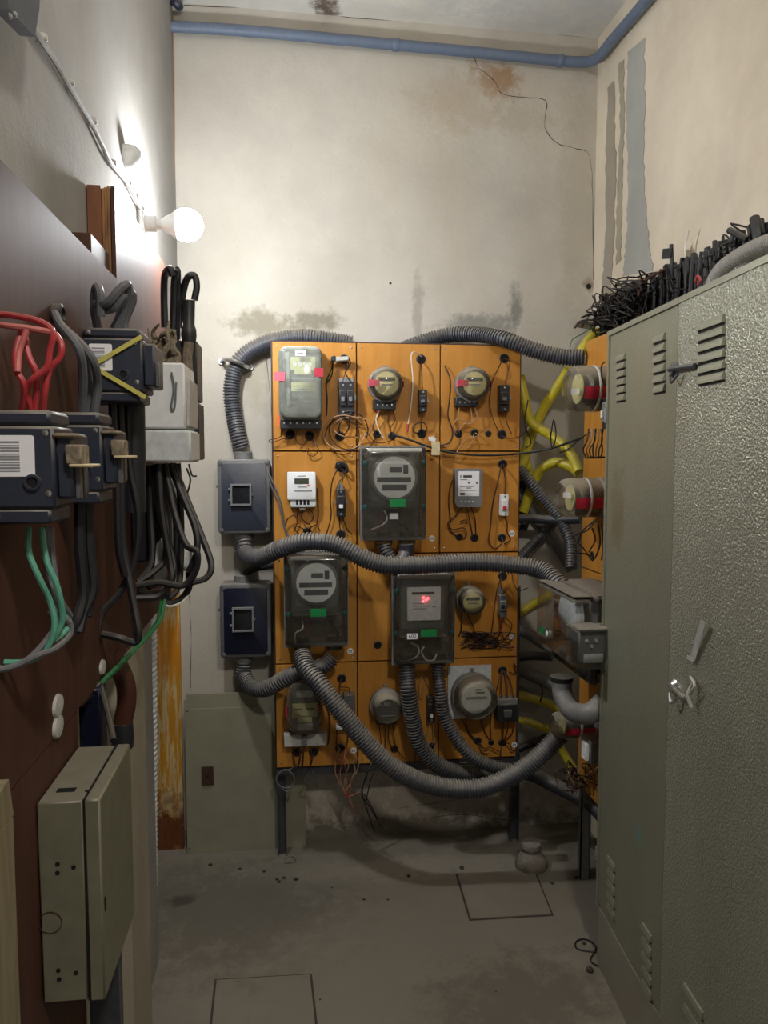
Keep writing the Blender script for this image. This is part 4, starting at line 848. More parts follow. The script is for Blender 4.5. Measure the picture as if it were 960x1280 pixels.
    conduit('conduit' if not rb else 'corrugated_conduit', lab, Y(*pts), r, m_, rib=rb, n=12)
mb = MB(); mb.tube(Y((676, 856, 2.8), (678, 866, 2.79), (675, 878, 2.8)), .003, 6); o = mb.build('cable_tie', 'wire_black'); tag(o, 'thin black tie around the grey conduits of the fan', 'cable tie')
for i, P in enumerate((((688, 548, 2.7), (692, 525, 2.68), (695, 545, 2.68), (690, 560, 2.7), (688, 540, 2.7)), ((660, 500, 2.78), (656, 530, 2.78), (664, 552, 2.78), (658, 560, 2.8)), ((700, 566, 2.66), (712, 560, 2.62), (726, 548, 2.58), (738, 540, 2.5)))):
    mb = MB(); mb.tube(Y(*P), .0022, 6); o = mb.build('thin_wire', 'wire_black'); tag(o, ('thin black wire looped against the crossing yellow conduits', 'thin black wire hanging at the right board edge near the yellow conduit', 'thin black wire reaching across to the side board under the upper glass meter')[i], 'wire')

# ------------------------------------------------------------------ two dark boxes left of the board
def dark_box(label, x0, y0, x1, y1, face, wpx):
    Yf = 2.82; t = thing('distribution_box', label, 'box', Vector((wy((x0 + x1) / 2, y1, Yf).x, YW, wy(300, y1, Yf).z)))
    a = rect(x0, y0, x1, y1, Yf)
    mb = MB(); mb.rbox(a[0] + .003, a[1] - .003, a[2] + .003, a[3] - .003, YW - .001, Yf + .035, .010, .001); mb.build('body', 'black_plastic', t)
    mb = MB(); mb.rbox(a[0], a[1], a[2], a[3], Yf + .035, Yf, .012, .005); mb.build('lid', 'mid_plastic', t)
    mb = MB(); mb.rbox(a[0] + .014, a[1] - .014, a[2] + .014, a[3] - .014, Yf, Yf - .004, .006, .001); mb.build('face', face, t)
    b = rect(*wpx, Yf - .02); mb = MB(); mb.frame(b[0], b[1], b[2], b[3], Yf - .004, Yf - .020, .006); mb.build('window_frame', 'grey_plastic', t)
    mb = MB(); mb.box(b[0] + .006, b[1] - .006, Yf - .012, Yf - .004, b[2] + .006, b[3] - .006); mb.build('window_pane', 'smoke_cover', t)
    for u in (0, 1):
        for v in (0, 1):
            q = Vector((a[0] + .013 + u * (a[1] - a[0] - .026), Yf, a[2] + .013 + v * (a[3] - a[2] - .026))); mb = MB(); mb.lathe(q, (0, -1, 0), [(.008, 0), (.008, .004), (.004, .005)], 10); mb.build('lid_screw', 'mid_plastic', t)
        q = Vector((b[0] - .003, Yf - .008, b[2] + (b[3] - b[2]) * (.25 + .5 * u))); mb = MB(); mb.box(q.x - .006, q.x + .002, Yf - .014, Yf - .004, q.z - .004, q.z + .004, .001); mb.build('hinge', 'grey_plastic', t)
    mb = MB(); mb.box(b[1] - .001, b[1] + .006, Yf - .014, Yf - .004, (b[2] + b[3]) / 2 - .004, (b[2] + b[3]) / 2 + .004, .001); mb.build('catch', 'grey_plastic', t)
    for px, up in ((304, 1), (305, 0)):
        xq = wy(px, (y0 if up else y1), 2.87).x; z_ = a[3] - .003 if up else a[2] + .003
        mb = MB(); mb.lathe((xq, 2.87, z_), (0, 0, 1 if up else -1), [(.033, 0), (.033, .028), (.030, .030)], 16); mb.build('conduit_collar', 'conduit_smooth', t)
    mb = MB(); mb.box(a[0] - .008, a[0] + .001, 2.86, 2.87, (a[2] + a[3]) / 2 + .03, (a[2] + a[3]) / 2 + .04); mb.build('side_lug', 'mid_plastic', t)
dark_box('upper dark grey distribution box with a little square window, left of the board', 272, 574, 338, 667, 'navy_plastic', (288, 605, 314, 632))
dark_box('lower box with deep navy face and little square window, left of the board', 275, 730, 339, 822, 'navy_face', (290, 760, 317, 790))
# steel sheet leaning at the wall
t = thing('metal_sheet', 'large grey-green metal sheet leaning on the back wall behind the left leg', 'sheet', wz(305, 1072))
a = [wz(233, 1073), wz(382, 1068)]; zt = wy(232, 866, 2.9).z
yq = 2.868
x0, x1 = wy(232, 960, yq).x, wy(382, 960, yq).x; zs = wy(300, 884, yq).z
mb = MB(); mb.box(x0, x1, yq, yq + .004, 0.0, zs, .0008); lw = mb.build('lower_sheet', 'panel_sheet', t)
mb = MB(); mb.box(x0 + .004, x1, yq + .005, yq + .009, zs - .02, wy(300, 866, yq).z, .0008); mb.build('upper_sheet', 'panel_sheet', t)
b = rect(252, 958, 267, 981, yq - .002); mb = MB(); mb.box(b[0], b[1], yq - .006, yq - .0002, b[2], b[3], .001); lp = mb.build('lock_plate', 'frame_brown', t)
mb = MB(); mb.lathe(Vector(((b[0] + b[1]) / 2, yq - .006, (b[2] + b[3]) / 2)), (0, -1, 0), [(.004, 0), (.004, .003)], 10); mb.build('keyhole', 'dark_cavity', lp)
for sx, sz in ((.01, .02), (.01, .55)):
    mb = MB(); mb.lathe((x0 + sx, yq, sz), (0, -1, 0), [(.003, 0), (.002, .001)], 8); mb.build('rivet', 'dark_cavity', t)
# ------------------------------------------------------------------ blue pipe
pip = thing('blue_pipe', 'blue-grey pipe running under the ceiling and up the right corner', 'pipe', wy(480, 60, YW))
PP = [wy(214, 33, YW - .03), wy(300, 38, YW - .03), wy(400, 47, YW - .03), wy(495, 56, YW - .03), wy(600, 66, YW - .03), wy(700, 76, YW - .03), wy(722, 77.5, YW - .03)]
mb = MB(); mb.tube(PP, .019, 14, 3); mb.build('run', 'pipe_blue', pip)
mb = MB(); mb.tube([PP[-1], wy(735, 77, YW - .035), wy(744, 74, YW - .07), wx(752, 67, XR - .035), wx(768, 47, XR - .03)], .0195, 14, 6); mb.build('elbow', 'pipe_blue', pip)
mb = MB(); mb.tube([wx(768, 47, XR - .03), wx(790, 22, XR - .03), wx(815, -8, XR - .03), wx(845, -45, XR - .03)], .019, 14, 4); mb.build('run', 'pipe_blue', pip)
for p, q in ((PP[3], PP[4]), (PP[5], PP[6])):
    d = (q - p).normalized(); mb = MB(); mb.lathe(p - d * .012, d, [(.0205, 0), (.0225, .003), (.0225, .021), (.0205, .024)], 16); mb.build('coupling', 'pipe_blue', pip)
mb = MB(); mb.tube(Y((214, 0, 2.9), (221, 4, 2.88), (224, 8, 2.9)), .016, 10); o = mb.build('dark_bracket', 'navy_plastic'); tag(o, 'dark blue bracket stub in the upper left corner above the pipe', 'bracket')

# ------------------------------------------------------------------ bulb on the left wall
t = thing('wall_lamp', 'glowing white bulb on a small wall holder at the left', 'lamp', Vector((XL, BULB.y + .03, BULB.z)))
R = .043
mb = MB(); mb.lathe(BULB, (1, 0, 0), [(.037, -.022), (.0412, -.0115), (R, -.002), (R, 0.006), (.040, .020), (.031, .034), (.018, .043), (.002, .047)], 28); mb.build('bulb', 'bulb_glow', t)
mb = MB(); mb.lathe(BULB, (1, 0, 0), [(.014, -.064), (.022, -.052), (.026, -.042), (.034, -.030), (.0385, -.0225)], 28); mb.build('bulb_body', 'white_plastic', t)
mb = MB(); mb.lathe(BULB + Vector((-.064, 0, 0)), (-1, 0, 0), [(.0135, -.004), (.0135, .012), (.02, .014), (.021, .042), (.028, .044), (.03, .05)], 18); mb.build('holder', 'white_plastic', t)
mb = MB(); mb.box(XL, XL + .012, BULB.y - .035, BULB.y + .035, BULB.z - .07, BULB.z + .07, .004); mb.build('backplate', 'dusty_white', t)
# white disc, knotted cable and lamp hood
q = wx(156, 197, XL); mb = MB(); rr = .032; mb.lathe(q, (1, 0, 0), [(rr, 0), (rr, .012), (rr * .92, .024), (rr * .62, .038), (rr * .1, .044)], 24); o = mb.build('blank_cover', 'white_plastic'); tag(o, 'white domed blanking cover on the left wall above the lamp', 'cover')
t = thing('clipped_cable', 'pale cable clipped along the left wall running up toward the ceiling from the lamp', 'cable', wx(100, 120, XL))
P = [wx(x, y, XL + .010) for x, y in ((191, 285), (176, 262), (160, 230), (140, 206), (127, 180), (115, 155), (100, 130), (85, 105), (68, 75), (51, 50), (33, 22), (10, -10))]
mb = MB(); mb.tube(P, .0050, 8, 4); mb.build('cable', 'conduit_pale', t)
for x, y in ((176, 262), (160, 232), (140, 206), (115, 154), (86, 106), (51, 50)):
    p = wx(x, y, XL + .008); mb = MB(); mb.lathe(p + Vector((-.008, 0, .004)), (1, 0, 0), [(.009, 0), (.008, .012), (.005, .018)], 10); mb.build('clip', 'dusty_white', t)
t = thing('lamp_hood', 'grey tapering metal hood high on the left wall at the picture corner', 'hood', wx(20, 20, -.36))
P = [wx(x, y, -.37) for x, y in ((-10, -30), (33, -30), (31, 10), (25, 45), (10, 30), (-10, 10))]; mb = MB(); mb.prism(P, (.02, 0, 0)); mb.build('plate', 'steel_dark', t)
for x, y in ((12, 20), (18, 18)):
    mb = MB(); mb.lathe(wx(x, y, -.35), (1, 0, 0), [(.004, 0), (.003, .003)], 8); mb.build('bolt', 'chrome', t)

# ------------------------------------------------------------------ left brown boards
XN = -.33; XF = -.345
def xrect(x0, x1, X): return wx(x0, 600, X).y, wx(x1, 600, X).y
t = thing('brown_board', 'dark brown mounting board nearest the viewer on the left side', 'board', Vector((XN - .02, 1.0, 1.1)))
Pn = [wx(-160, 60, XN), wx(5, 200, XN), wx(146, 350, XN), wx(148, 812, XN), wx(98, 887, XN), wx(-160, 1160, XN)]
Pn = [Vector((p.x, p.y, p.z)) for p in Pn]; mb = MB()
z1 = Pn[2].z; z0 = Pn[4].z
mb.box(XN - .022, XN, .45, Pn[2].y, z0, (Pn[1].z + z1) / 2, .001); mb.build('upper_sheet', 'dark_board', t)
mb = MB(); mb.box(XN - .024, XN - .001, .45, wx(98, 887, XN).y, 0.0, z0 - .002, .001); mb.build('lower_sheet', 'dark_board', t)
mb = MB(); mb.box(XL + .002, XN - .0225, 1.0, 1.04, .9, 1.7); mb.box(XL + .002, XN - .0245, .6, .64, .2, 1.7); mb.build('batten', 'brown_ply', t)
t = thing('brown_board', 'taller brown board farther along the left wall with layered edge near the lamp', 'board', Vector((XF - .02, 1.8, 1.1)))
ya2, yb2 = wx(147, 400, XF).y, wx(207, 400, XF).y; zt2 = (wx(147, 230, XF).z + wx(205, 335, XF).z) / 2; zb2 = wx(194, 769, XF).z
mb = MB(); mb.box(XF - .008, XF, ya2, yb2, zb2, zt2, .0008); mb.build('ply_layer', 'dark_board', t)
for k in range(3):
    mb = MB(); mb.box(XF - .0145 - k * .0055, XF - .0095 - k * .0055, ya2 + .001 * k, yb2, zb2, zt2 - .002 * k, .0005); mb.build('ply_layer', 'ply_edge', t)
mb = MB(); mb.box(XL + .002, XF - .026, ya2 - .004, ya2 + .05, zb2, zt2 + .0, .001); mb.build('upright', 'brown_ply', t)
a = wx(92, 258, XL + .03); mb = MB(); mb.box(XL + .001, XL + .045, ya2 - .16, ya2 - .02, 1.5, wx(92, 258, XL + .055).z, .002); o = mb.build('timber_block', 'dark_board'); tag(o, 'dark timber block on the wall behind the gap between the two brown boards', 'block')
# timber post at the lower left edge
yq2 = wx(20, 1100, XN + .022).y
mb = MB(); mb.box(XN + .001, XN + .022, yq2 - .10, yq2, 0, wx(14, 985, XN + .02).z - .03, .002); mb.prism([(XN + .001, yq2 - .10, wx(14, 985, XN + .02).z - .03), (XN + .001, yq2, wx(14, 985, XN + .02).z - .03), (XN + .001, yq2 - .01, wx(14, 985, XN + .02).z + .015), (XN + .001, yq2 - .10, wx(14, 985, XN + .02).z - .0)], (.021, 0, 0))
o = mb.build('timber_post', 'grey_timber'); tag(o, 'weathered pale timber post against the brown board at the lower left edge', 'post')

def side_breaker(label, x0, y0, x1, y1, Yn, Yf, X0, body_w, handle=True, lab=None, strap=False, name='large_breaker'):
    """moulded breaker on the left board; its near side faces the camera"""
    t = thing(name, label, 'breaker', Vector((X0, (Yn + Yf) / 2, wy(x0, y1, Yn).z)))
    z1 = wy(x0, y0, Yn).z; z0 = wy(x0, y1, Yn).z; h = z1 - z0; xb = X0 + body_w
    mb = MB(); mb.box(X0 + .001, xb, Yn, Yf, z0 + h * .14, z1 - h * .14, .003); mb.build('body', 'navy_plastic', t)
    mb = MB(); mb.box(X0 + .001, xb - .004, Yn + .002, Yf, z1 - h * .135, z1, .004); mb.build('terminal_hood', 'navy_plastic', t)
    mb = MB(); mb.box(X0 + .001, xb - .006, Yn + .002, Yf, z0, z0 + h * .135, .003); mb.build('terminal_hood', 'navy_plastic', t)
    mb = MB(); mb.box(xb, xb + .018, Yn + .006, Yf - .006, z0 + h * .22, z1 - h * .20, .003); mb.build('front_step', 'navy_plastic', t)
    for k in range(2):
        mb = MB(); mb.box(xb + .018, xb + .024, Yn + .012 + k * .018, Yn + .022 + k * .018, z0 + h * .22, z1 - h * .45, .001); mb.build('rib', 'mid_plastic', t)
    if handle:
        mb = MB(); mb.box(xb + .012, xb + .030, Yn - .003, Yn + .03, z0 + h * .52, z0 + h * .70, .002); mb.build('handle', 'rag', t)
        mb = MB(); mb.box(xb + .016, xb + .042, Yn - .004, Yn + .03, z0 + h * .50, z0 + h * .53, .001); mb.build('handle_tip', 'tape_cream', t)
        mb = MB(); mb.box(xb - .002, xb + .024, Yn - .001, Yn + .03, z0 + h * .76, z0 + h * .80, .002); mb.build('dusty_ledge', 'rag', t)
    for u, v in ((.12, .93), (.88, .80), (.90, .27), (.15, .07)):
        q = Vector((X0 + body_w * u, Yn + .001, z0 + h * v)); mb = MB(); mb.lathe(q, (0, -1, 0), [(.0036, -.002), (.0036, .0015), (.002, .002)], 10); mb.build('rivet', 'chrome', t)
    q = Vector((X0 + body_w * .68, Yn, z0 + h * .37)); mb = MB(); mb.lathe(q, (0, -1, 0), [(.009, -.001), (.009, .003), (.006, .003), (.006, .0005)], 16); mb.build('boss', 'navy_plastic', t)
    mb = MB(); mb.lathe(q, (0, -1, 0), [(.0058, 0), (.0058, .0012)], 12); mb.build('boss_hole', 'dark_cavity', t)
    if lab:
        a0, a1, b0, b1 = X0 + body_w * lab[0], X0 + body_w * lab[1], z0 + h * lab[2], z0 + h * lab[3]
        mb = MB(); mb.rbox(a0, a1, b0, b1, Yn, Yn - .0008, .003, 0); l = mb.build('paper_label', 'label_white', t)
        n = 11
        for k in range(n):
            zz = b0 + (b1 - b0) * (.12 + .76 * k / n); mb = MB(); mb.box(a0 + (a1 - a0) * .12, a0 + (a1 - a0) * .68, Yn - .0011, Yn - .0008, zz, zz + (b1 - b0) * (.045 if k % 3 else .025)); mb.build('barcode_bar', 'print_mid', l)
    if strap:
        for s_, e_ in (((.25, .52), (1.0, .88)), ((.25, .44), (1.05, .06))):
            p = Vector((X0 + body_w * s_[0], Yn - .004, z0 + h * s_[1])); q = Vector((X0 + body_w * e_[0], Yn - .004, z0 + h * e_[1])); d = (q - p) / 2
            mb = MB(); mb.obox((p + q) / 2, d, (0, .0012, 0), Vector((-d.z, 0, d.x)).normalized() * .0035); mb.build('strap', 'yellow_strap', t)
    return t
YA = .90; XA = wy(0, 580, YA).x
A = side_breaker('large dark blue breaker with white barcode label, nearest on the left board', -6, 512, 68, 656, .885, .965, XN, wy(68, 580, .885).x - XN, lab=(.06, .72, .42, .78))
Bk = side_breaker('middle dark blue breaker with dusty handle, directly behind the nearest one', 94, 515, 130, 630, 1.115, 1.20, XN, wy(128, 580, 1.115).x - XN)
YCn = 1.30
Ck = side_breaker('dark blue breaker with yellow straps and white label, higher on the left board', 115, 409, 180, 502, YCn, YCn + .10, XN, wy(178, 450, YCn).x - XN, handle=False, lab=(.12, .50, .42, .78), strap=True)
# white meter box and slim dark frame
YD = 1.62
t = thing('white_meter_box', 'white plastic meter box with grey lower cover, among the black cables at left', 'meter', Vector((XF, YD, wy(200, 578, YD).z)))
xa, xb = wy(179, 520, YD).x, wy(238, 520, YD).x; zt_, zm, zb_ = wy(200, 453, YD).z, wy(200, 536, YD).z, wy(200, 578, YD).z
mb = MB(); mb.box(XF + .001, xb - .010, YD, YD + .16, zm, zt_, .004); mb.build('case', 'white_plastic', t)
mb = MB(); mb.box(XF + .001, xb, YD + .001, YD + .16, zb_, zm - .002, .005); mb.build('lower_cover', 'pale_grey', t)
mb = MB(); mb.box(xb - .010, xb - .002, YD + .01, YD + .15, zm + .005, zt_ - .03, .002); mb.build('front_face', 'dusty_white', t)
for k in range(2):
    mb = MB(); z_ = zb_ + .028 + k * .015; mb.box(XF + .01, XF + .035 + .01 * k, YD - .0004, YD + .001, z_, z_ + .002); mb.build('groove', 'mid_plastic', t)
mb = MB(); mb.tube([(xb - .035, YD - .006, zt_ - .02), (xb - .03, YD - .008, zt_ - .05), (xb - .037, YD - .006, zt_ - .09), (xb - .030, YD - .006, zt_ - .09), (xb - .026, YD - .006, zt_ - .04)], .0022, 6); mb.build('seal_wire', 'steel_light', t)
YE2 = 1.93
t = thing('dark_meter', 'narrow dark brown meter edge just beyond the white meter box', 'meter', Vector((XF, YE2, wy(235, 575, YE2).z)))
xe = wy(247, 500, YE2).x
mb = MB(); mb.box(XF + .001, xe, YE2, YE2 + .12, wy(235, 500, YE2).z, wy(235, 425, YE2).z, .003); mb.build('upper_case', 'black_plastic', t)
mb = MB(); mb.box(XF + .001, xe + .002, YE2, YE2 + .12, wy(235, 575, YE2).z, wy(235, 503, YE2).z, .003); mb.build('lower_case', 'black_plastic', t)
xr0, xr1 = wy(229, 500, YE2 - .03).x, wy(240, 500, YE2 - .03).x
mb = MB(); mb.tube([wy(236, 428, 1.9), wy(234, 450, 1.9), wy(237, 480, 1.9), wy(235, 495, 1.9)], .012, 8); mb.build('taped_joint', 'rag', t)

# ------------------------------------------------------------------ cables on the left side
def cab_t(label, paths, r, mat, name='cable_bundle', part='cable', cat='cable', n=8):
    if len(paths) == 1:
        mb = MB(); mb.tube([wy(*q) for q in paths[0]], r, n, 5); o = mb.build(name, mat); return tag(o, label, cat)
    t = thing(name, label, cat, wy(*paths[0][len(paths[0]) // 2]))
    for p in paths:
        mb = MB(); mb.tube([wy(*q) for q in p], r, n, 5); mb.build(part, mat, t)
    return t
cab_t('red wires looping into the top of the nearest dark blue breaker', [[(-6, 392, .93), (20, 395, .92), (50, 402, .91), (66, 415, .90), (62, 440, .90), (58, 460, .90), (40, 475, .90), (34, 490, .91), (40, 514, .92)], [(28, 410, .91), (20, 440, .90), (20, 462, .90), (30, 482, .90), (28, 514, .92)], [(30, 412, .92), (36, 445, .91), (46, 470, .91), (44, 514, .92)], [(70, 418, .92), (77, 432, .91), (74, 448, .91), (62, 462, .91), (56, 490, .91), (54, 514, .92)]], .0036, 'wire_red', 'red_wire_loops', 'wire')
cab_t('dusty pink wires over the nearest dark blue breaker', [[(-6, 405, .91), (15, 408, .90), (35, 410, .90), (68, 416, .90)], [(34, 412, .90), (24, 440, .90), (22, 465, .895)]], .0034, 'wire_pink', 'pink_wire_loops', 'wire')
cab_t('grey cables curving down behind the red wires to the middle breaker', [[(66, 385, 1.16), (75, 405, 1.12), (98, 435, 1.10), (104, 470, 1.12), (102, 516, 1.15)], [(74, 412, 1.15), (96, 425, 1.14), (116, 450, 1.13), (122, 480, 1.16), (118, 516, 1.17)], [(80, 410, 1.16), (108, 440, 1.15), (112, 480, 1.17), (110, 516, 1.18)]], .0062, 'cable_grey')
q = wx(67, 392, XN); mb = MB(); mb.lathe(q, (1, 0, 0), [(.014, 0), (.014, .012), (.009, .014), (.009, .006)], 14); o = mb.build('cable_gland', 'black_plastic'); tag(o, 'dark oval cable gland on the near brown board above the red wires', 'gland')
cab_t('thick grey-green cables looped over the strapped breaker', [[(122, 410, 1.36), (118, 385, 1.34), (120, 360, 1.33), (125, 366, 1.31), (126, 395, 1.31)], [(120, 380, 1.32), (135, 378, 1.30), (152, 360, 1.30), (160, 358, 1.31), (156, 385, 1.33), (146, 412, 1.34)], [(126, 388, 1.33), (142, 385, 1.31), (154, 370, 1.31), (150, 395, 1.34), (142, 412, 1.36)], [(150, 375, 1.35), (164, 366, 1.36), (165, 378, 1.37), (156, 400, 1.38), (154, 412, 1.38)]], .0072, 'cable_grey')
cab_t('three black cables looped up over the far end of the left boards', [[(206, 410, 1.95), (205, 370, 1.95), (206, 345, 1.93), (212, 336, 1.9), (216, 345, 1.9)], [(215, 430, 1.93), (217, 390, 1.93), (218, 355, 1.92), (221, 337, 1.91), (222, 360, 1.93), (221, 430, 1.94)], [(223, 410, 1.95), (228, 370, 1.94), (234, 348, 1.92), (243, 345, 1.92), (246, 358, 1.92), (243, 375, 1.92)]], .0085, 'cable_black')
t = thing('black_connector', 'black rubber connector capping the looped cable beside the white meter box', 'connector', wy(236, 430, 1.92))
mb = MB(); p = wy(236, 430, 1.92); q = wy(236, 376, 1.92); mb.lathe(p, q - p, [(.016, 0), (.019, .02), (.018, .034), (.014, .045), (.015, .09), (.015, (q - p).length)], 14); mb.build('sleeve', 'black_plastic', t)
mb = MB(); mb.tube([wy(228, 427, 1.92), wy(236, 430, 1.915), wy(243, 428, 1.92)], .004, 6); mb.build('exposed_end', 'copper', t)
t = thing('frayed_rag', 'grey-brown frayed cloth insulation standing above the white meter box', 'rag', wy(207, 452, 1.70)); random.seed(5)
for k in range(16):
    x = random.uniform(192, 222); P = [(x, 454, 1.70 + random.uniform(-.02, .03))]
    for j in range(1, 5): P.append((x + random.uniform(-6, 6) - j * 1.2, 454 - j * random.uniform(6, 13), 1.70 + random.uniform(-.03, .03)))
    mb = MB(); mb.tube([wy(*q) for q in P], lambda u: .010 * (1 - u * .75), 6, 3); mb.build('strip', 'rag', t)
cab_t('teal wires falling from under the nearest breaker and curling left', [[(36, 660, .93), (36, 690, .92), (50, 725, .92), (62, 750, .93), (68, 780, .93), (60, 808, .93), (38, 826, .93), (-6, 828, .92)], [(52, 660, .94), (58, 700, .93), (72, 735, .93), (78, 775, .94), (66, 800, .94), (84, 786, .96), (86, 775, .97), (76, 768, .95)]], .0036, 'wire_teal', 'teal_wire_loops', 'wire')
cab_t('dusty grey wires swinging left under the nearest breaker', [[(58, 658, .95), (62, 720, .95), (70, 760, .94), (68, 785, .94), (40, 820, .92), (10, 836, .91), (-6, 834, .9)], [(60, 765, .95), (84, 775, .96), (88, 792, .96), (70, 810, .94), (50, 818, .92), (20, 832, .91), (-6, 838, .9)], [(64, 660, .96), (66, 700, .95), (74, 745, .95), (88, 770, .97)]], .0038, 'cable_grey', 'grey_wire_loops', 'wire')
cab_t('black cables hanging straight from the middle breaker', [[(100, 628, 1.16), (100, 680, 1.16), (104, 740, 1.16), (96, 775, 1.15), (92, 790, 1.15)], [(110, 628, 1.17), (112, 690, 1.17), (116, 735, 1.17), (104, 765, 1.16), (98, 790, 1.15)], [(106, 625, 1.19), (106, 700, 1.18), (112, 745, 1.18), (108, 770, 1.17)]], .0085, 'cable_black')
cab_t('dark brown cables dropping from the strapped breaker and bent back sharply below', [[(150, 500, 1.38), (152, 560, 1.38), (152, 620, 1.38), (155, 690, 1.38), (166, 750, 1.37), (173, 790, 1.36), (168, 803, 1.36), (148, 797, 1.35), (128, 793, 1.36)], [(160, 500, 1.40), (162, 580, 1.40), (172, 640, 1.40), (168, 700, 1.40), (150, 740, 1.39), (128, 765, 1.38), (122, 790, 1.37), (124, 805, 1.37)], [(140, 500, 1.36), (142, 560, 1.36), (146, 600, 1.36), (148, 680, 1.36), (156, 720, 1.37)]], .0065, 'cable_black')
mb = MB(); mb.tube([wy(165, 500, 1.42), wy(166, 560, 1.42), wy(167, 640, 1.42)], .022, 10); o = mb.build('black_duct', 'cable_black'); tag(o, 'thick black cable duct between strapped breaker and white meter box', 'duct')
DB = [[(198, 580, 1.66), (202, 640, 1.65), (212, 700, 1.64), (214, 725, 1.63), (200, 745, 1.63), (170, 748, 1.62)], [(206, 580, 1.68), (218, 640, 1.66), (232, 680, 1.64), (246, 690, 1.63), (244, 715, 1.63), (228, 732, 1.63), (200, 728, 1.62), (170, 732, 1.61)],
      [(212, 580, 1.7), (228, 620, 1.68), (244, 660, 1.66), (246, 690, 1.65), (236, 715, 1.65)], [(216, 580, 1.72), (236, 630, 1.70), (252, 670, 1.68), (264, 705, 1.66), (258, 722, 1.65), (240, 728, 1.64)],
      [(194, 580, 1.7), (206, 620, 1.7), (208, 690, 1.68), (195, 712, 1.66), (172, 728, 1.64)], [(222, 580, 1.75), (226, 640, 1.73), (226, 700, 1.72), (222, 735, 1.7), (206, 752, 1.68)],
      [(236, 715, 1.66), (236, 735, 1.66), (225, 750, 1.66), (208, 754, 1.66), (204, 738, 1.66)], [(190, 582, 1.72), (196, 640, 1.71), (214, 690, 1.7), (216, 720, 1.68), (206, 738, 1.66), (188, 742, 1.64), (172, 740, 1.63)],
      [(200, 582, 1.75), (198, 650, 1.74), (200, 720, 1.72), (185, 735, 1.7)], [(186, 582, 1.7), (188, 640, 1.7), (190, 700, 1.68), (176, 726, 1.66)], [(204, 582, 1.76), (218, 630, 1.74), (220, 690, 1.73), (212, 730, 1.72)]]
cab_t('big tangle of thick black cables hanging below the white meter box', DB, .0072, 'cable_black')
mb = MB(); mb.box(XF + .001, XF + .055, 1.72, 1.95, wy(195, 700, 1.75).z, wy(195, 583, 1.75).z, .004); o = mb.build('black_sleeve_box', 'cable_black'); tag(o, 'black box hidden behind the cable tangle on the far brown board', 'box')
for k, (x0, y0, x1, y1) in enumerate(((192, 668, 206, 728), (229, 680, 240, 715))):
    a = wy(x0, y1, 1.70); b = wy(x1, y0, 1.70); mb = MB(); mb.prism([(a.x, 1.70, a.z), (b.x, 1.70, a.z + .01), (b.x, 1.70, b.z), (a.x + .008, 1.70, b.z - .02)], (0, .003, 0)); o = mb.build('tag_card', 'pale_grey'); tag(o, ('pale grey card tucked behind the left of the cable tangle', 'small pale card tucked behind the right of the cable tangle')[k], 'card')
cab_t('thin black wire chain hanging right of the cable tangle', [[(233, 585, 1.9), (238, 600, 1.9), (234, 620, 1.9), (239, 632, 1.9), (236, 645, 1.9), (240, 650, 1.9)], [(236, 580, 1.9), (240, 594, 1.9), (246, 595, 1.9)]], .0022, 'wire_black', 'wire_chain', 'wire')
cab_t('green wires running from the cable tangle down to the small steel cabinet', [[(206, 750, 1.62), (200, 775, 1.58), (180, 800, 1.50), (155, 825, 1.42), (130, 850, 1.36), (126, 856, 1.34)], [(202, 752, 1.63), (196, 778, 1.59), (170, 810, 1.49), (145, 838, 1.41), (128, 852, 1.37)]], .0040, 'wire_green', 'green_wire_pair', 'wire')
cab_t('white wire loop at the lower edge of the cable tangle', [[(200, 752, 1.64), (212, 758, 1.64), (228, 752, 1.65), (236, 742, 1.66)]], .0025, 'wire_white', 'white_wire', 'wire')
cab_t('thick dark flexible pipe curving down behind the small steel cabinet', [[(140, 818, 1.5), (148, 832, 1.5), (157, 855, 1.5), (158, 880, 1.5), (153, 905, 1.5), (152, 922, 1.5)]], .018, 'wire_brown', 'dark_flexible_pipe', n=12)
mb = MB(); p = wy(153, 922, 1.5); mb.lathe(p, (0, 0, 1), [(.020, -.02), (.022, 0), (.020, .03)], 10); o = mb.build('pipe_end_wrap', 'black_plastic'); tag(o, 'black wrapped end of the dark flexible pipe', 'wrap')
a = wy(99, 930, 1.32); b = wy(126, 860, 1.32); mb = MB(); mb.box(a.x, b.x, 1.32, 1.36, a.z - .03, b.z, .004); o = mb.build('black_plate', 'navy_face'); tag(o, 'black plate standing just behind the small steel cabinet', 'plate')
cab_t('dark wires running from the green wires to the small steel cabinet top', [[(126, 854, 1.34), (112, 870, 1.32), (100, 882, 1.30)], [(126, 858, 1.34), (132, 880, 1.30), (138, 905, 1.26), (142, 926, 1.22)]], .005, 'cable_black', 'dark_wire_pair', 'wire')
for k, (x, y) in enumerate(((71, 882), (71, 908), (127, 834))):
    p = wx(x, y, XN); mb = MB(); mb.lathe(p, (1, 0, 0), [(.011 if k < 2 else .009, 0), (.010 if k < 2 else .008, .004), (.003, .006)], 14)
    for v in mb.bm.verts: v.co.z = p.z + (v.co.z - p.z) * 1.5; v.co.y = p.y + (v.co.y - p.y) * 2.0
    o = mb.build('cable_saddle', 'dusty_white', loc=p); tag(o, ('upper of two white oval cable saddles on the near brown board', 'lower of two white oval cable saddles on the near brown board', 'single white oval cable saddle beside the green wires')[k], 'saddle')

